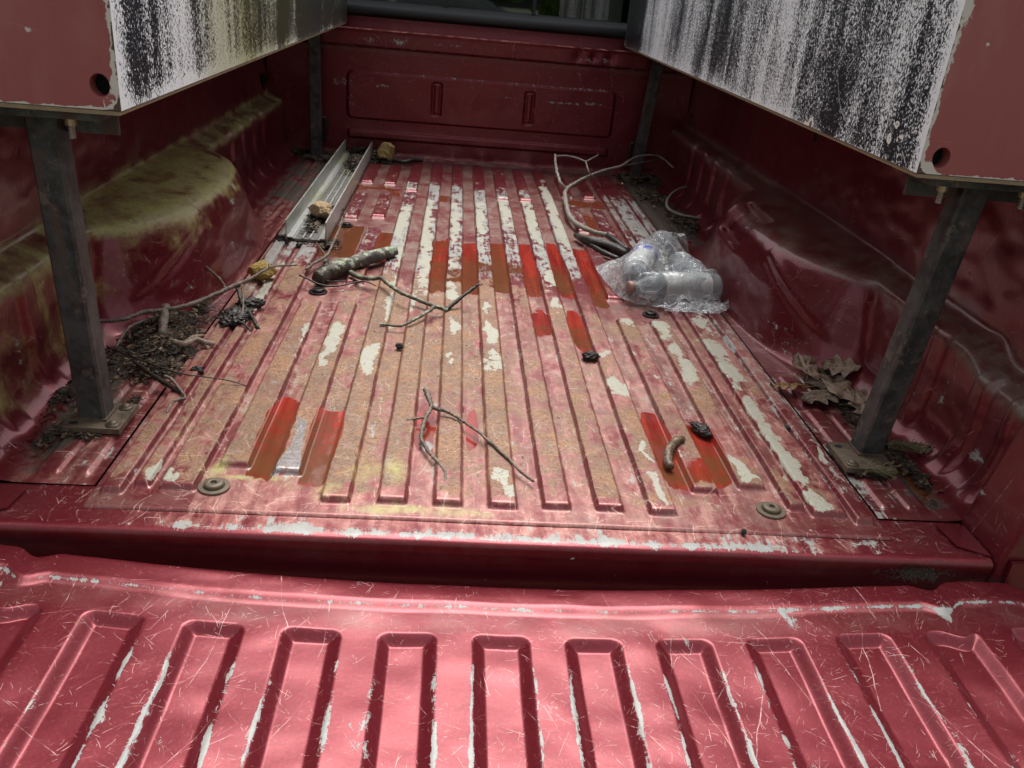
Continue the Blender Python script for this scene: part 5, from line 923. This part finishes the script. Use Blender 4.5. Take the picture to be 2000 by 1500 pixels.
def bag():
    out=[(-180,.14),(-150,.135),(-120,.125)]
    ring=[(.288,1.150),(.296,1.07),(.305,.99),(.318,.925),(.350,.895),(.385,.880),(.42,.872),(.47,.862),(.515,.856),(.548,.868),(.572,.900),(.568,.94),(.582,1.0),(.578,1.08),(.560,1.17),(.545,1.24),(.515,1.29),(.475,1.30),(.43,1.27),(.40,1.255),(.36,1.235),(.32,1.20)]
    n=len(ring);pts=np.array([p[:2] for p in catmull([(x,y,0,0) for x,y in ring+[ring[0]]],10)])[:-1];c=np.array((.445,1.06))
    N=len(pts);rad=np.linspace(0,1,90);Q=c[None,None]+(pts[None]-c)*rad[:,None,None]
    X,Y=Q[...,0],Q[...,1];X=np.concatenate([X,X[:,:1]],1);Y=np.concatenate([Y,Y[:,:1]],1)
    def cap(ax,ay,bx,by,r,zc):
        dx,dy=bx-ax,by-ay;u=np.clip(((X-ax)*dx+(Y-ay)*dy)/(dx*dx+dy*dy),0,1);d=np.hypot(X-ax-u*dx,Y-ay-u*dy);return zc+np.sqrt(np.clip(r*r-d*d,0,None))*1.0-np.clip(d-r,0,None)*.9
    H=np.maximum(cap(.565,.99,.375,.92,.036,.038),cap(.345,.965,.425,1.18,.035,.052));H=np.maximum(H,cap(.53,1.02,.505,1.2,.033,.034))
    H=np.maximum(H,.085*np.exp(-(((X-.47)/.07)**2+((Y-1.20)/.07)**2))+.02);H=np.clip(H,.012,None)
    for _ in range(3): H[1:-1]=(H[2:]+H[:-2]+2*H[1:-1])/4
    rr_=rad[:,None]+0*X;wv=(fbm(X*26+3,Y*26,7,4)-.5);rg=np.abs(fbm(X*14+fbm(X*9,Y*9,3)*2,Y*14+fbm(X*9+5,Y*9,4)*2,9,4)-.5)
    rg2=np.abs(fbm(X*30+7,Y*30,29,2)-.5)
    H=H+.004+.012*wv+.020*(.12-rg)*1.2+.006*(.1-rg2)
    edge=1-ss(.80,1.0,rr_);Z=.009+(H-.009)*edge**.6+.006*(1-edge)*(.5+wv)
    X=X+.006*wv*edge;Y=Y+.006*rg*edge
    Z=np.maximum(Z,.0085)
    o=grid('plastic_bag',X,Y,Z,{},M_film,None,flip=True)
    # loose gathered flap towards the viewer and the side
    u,v=np.meshgrid(np.linspace(0,1,60),np.linspace(0,1,24));px=.41+.165*u;py=.880-.018*np.sin(u*3.1)+.035*u-.022*v*(1-.3*u)+(u>.85)*(u-.85)*.0;pz=.010+.030*(1-v)*np.abs(np.sin(u*9+2))*.6+.012*np.abs(fbm(u*9,v*6,3)-.5)
    f=grid('bag_flap',px,py,pz,{},M_film,o)
    u,v=np.meshgrid(np.linspace(0,1,50),np.linspace(0,1,30));a=u*5.0;rr2=.018+.03*v+.006*np.sin(u*17);px=.50+rr2*np.cos(a)*1.1;py=1.235+rr2*np.sin(a)*.9;pz=.085+.028*np.sin(v*3.1)*(.6+.6*fbm(u*7,v*5,2))-.045*v
    g=grid('bag_gather',px,py,pz,{},M_film,o)
    tag(o,'crinkled clear plastic bag holding bottles, resting beside the right wheel housing','plastic bag');return o
bag()
# ---------------------------------------------------------------- ground and woodland round the truck
b=NB('gravel_drive_and_grass');o_=b.tc.outputs['Object'];n=b.noise(o_,2,6,.7);n2=b.noise(o_,60,4,.7);M_gr=b.fin(b.bsdf(b.mix(n,b.mix(n2,(.05,.045,.035),(.16,.14,.11)),(.05,.08,.025)),.9))
bm=bmesh.new();bmesh.ops.create_grid(bm,x_segments=20,y_segments=20,size=90);gr=from_bm('ground',bm,M_gr);gr.location=(0,0,-.75);tag(gr,kind='structure')
b=NB('woodland_leaves');o_=b.tc.outputs['Object'];n=b.noise(o_,.8,4,.6);df=b.n('ShaderNodeBsdfDiffuse');tl=b.n('ShaderNodeBsdfTranslucent');cc_=b.mix(n,(.03,.055,.015),(.09,.13,.035));b.L(cc_,df.inputs[0]);b.L(cc_,tl.inputs[0]);mx=b.n('ShaderNodeMixShader');mx.inputs[0].default_value=.35;b.L(df.outputs[0],mx.inputs[1]);b.L(tl.outputs[0],mx.inputs[2]);M_wl=b.fin(mx.outputs[0])
rs=np.random.RandomState(11);V=[];F=[];k=0
NT=34
for ti in range(NT):
    a=2*math.pi*ti/NT+rs.uniform(-.08,.08);dd=rs.uniform(14,22);cx,cy=dd*math.sin(a),dd*math.cos(a);hh=rs.uniform(3.5,6)*(1.55 if cy<-6 else 1)
    m_=420;th=rs.uniform(0,6.283,m_);zz=rs.uniform(-.2,1,m_)**1.0;rr3=(1-.75*np.abs(zz-.3))*rs.uniform(.5,1,m_)*2.6;P=np.stack([cx+rr3*np.cos(th),cy+rr3*np.sin(th),-.5+hh*(.12+.88*np.clip(zz,0,1))],-1)
    for p in P:
        s_=rs.uniform(.18,.42);u=rs.normal(size=3);u/=np.linalg.norm(u);w_=np.cross(u,rs.normal(size=3));w_/=np.linalg.norm(w_)
        V+= [tuple(p-u*s_),tuple(p+w_*s_*.6),tuple(p+u*s_),tuple(p-w_*s_*.6)];F.append((k,k+1,k+2,k+3));k+=4
me=bpy.data.meshes.new('woodland');me.from_pydata(V,[],F);me.materials.append(M_wl);me.update();wo=link(bpy.data.objects.new('woodland',me));tag(wo,'ring of leafy woodland around the truck, mirrored in the cab window','woodland',kind='stuff')

# ---------------------------------------------------------------- the pale car mirrored in the cab window
def car(x,y,rz):
    rt=empty('parked_car',(x,y,-.75));rt.rotation_euler=(0,0,rz);tag(rt,'pale sage green car parked behind the truck, mirrored in the cab window','car')
    pm=simple('pale_green_car_paint',(.42,.50,.40),.25,0,.05,5,.0);gm=simple('dark_car_glass',(.02,.025,.025),.08);tm=simple('black_tyre',(.02,.02,.02),.8);rm=simple('grey_wheel_rim',(.35,.35,.35),.35,.7)
    def loft(name,secs,mat):
        bm=bmesh.new();rings=[]
        for px,pts in secs: rings.append([bm.verts.new((px,yy,zz)) for yy,zz in pts])
        n=len(rings[0])
        for a,b_ in zip(rings,rings[1:]):
            for k in range(n): bm.faces.new((a[k],a[(k+1)%n],b_[(k+1)%n],b_[k]))
        bm.faces.new(rings[0][::-1]);bm.faces.new(rings[-1]);o=from_bm(name,bm,mat,rt,smooth=True,bev=.02);return o
    def sec(w,z0,z1,t=.85): return [(-w*.92,z0),(-w,z0+.15),(-w,z1-.12),(-w*t,z1),(0,z1+.03),(w*t,z1),(w,z1-.12),(w,z0+.15),(w*.92,z0)]
    loft('car_body',[(-2.25,sec(.70,.35,.62)),(-2.1,sec(.84,.28,.74)),(-1.2,sec(.88,.25,.92)),(-.9,sec(.89,.25,.96)),(1.1,sec(.89,.25,.98)),(1.9,sec(.86,.27,.94)),(2.2,sec(.74,.35,.72))],pm)
    loft('cabin',[(-.95,sec(.76,.9,.98)),(-.35,sec(.68,.9,1.40,.8)),(.5,sec(.68,.9,1.43,.8)),(1.55,sec(.74,.9,.99))],gm)
    loft('car_roof',[(-.42,sec(.66,1.38,1.41)),(-.1,sec(.66,1.38,1.45)),(.5,sec(.66,1.38,1.46)),(.7,sec(.64,1.36,1.41))],pm)
    for sx in(-1.4,1.35):
        for sy in(-.80,.80):
            bm=bmesh.new();lathe(bm,[(.20,-.10),(.31,-.10),(.33,-.07),(.33,.07),(.31,.10),(.20,.10)],28,Matrix.Translation((sx,sy,.33))@Matrix.Rotation(R(90),4,'X'));w=from_bm('tyre',bm,tm,rt,smooth=True)
            bm=bmesh.new();lathe(bm,[(.02,-.105),(.12,-.085),(.20,-.10),(.20,.10),(.12,.085),(.02,.105)],20,Matrix.Translation((sx,sy,.33))@Matrix.Rotation(R(90),4,'X'));from_bm('rim',bm,rm,w,smooth=True)
    for sy in(-.55,.55):
        o=box('headlight',(-2.27,-2.15,sy-.14,sy+.14,.55,.68),simple('headlight_glass',(.6,.6,.6),.1),rt,bev=.02)
car(-.75,-6.2,R(-12))
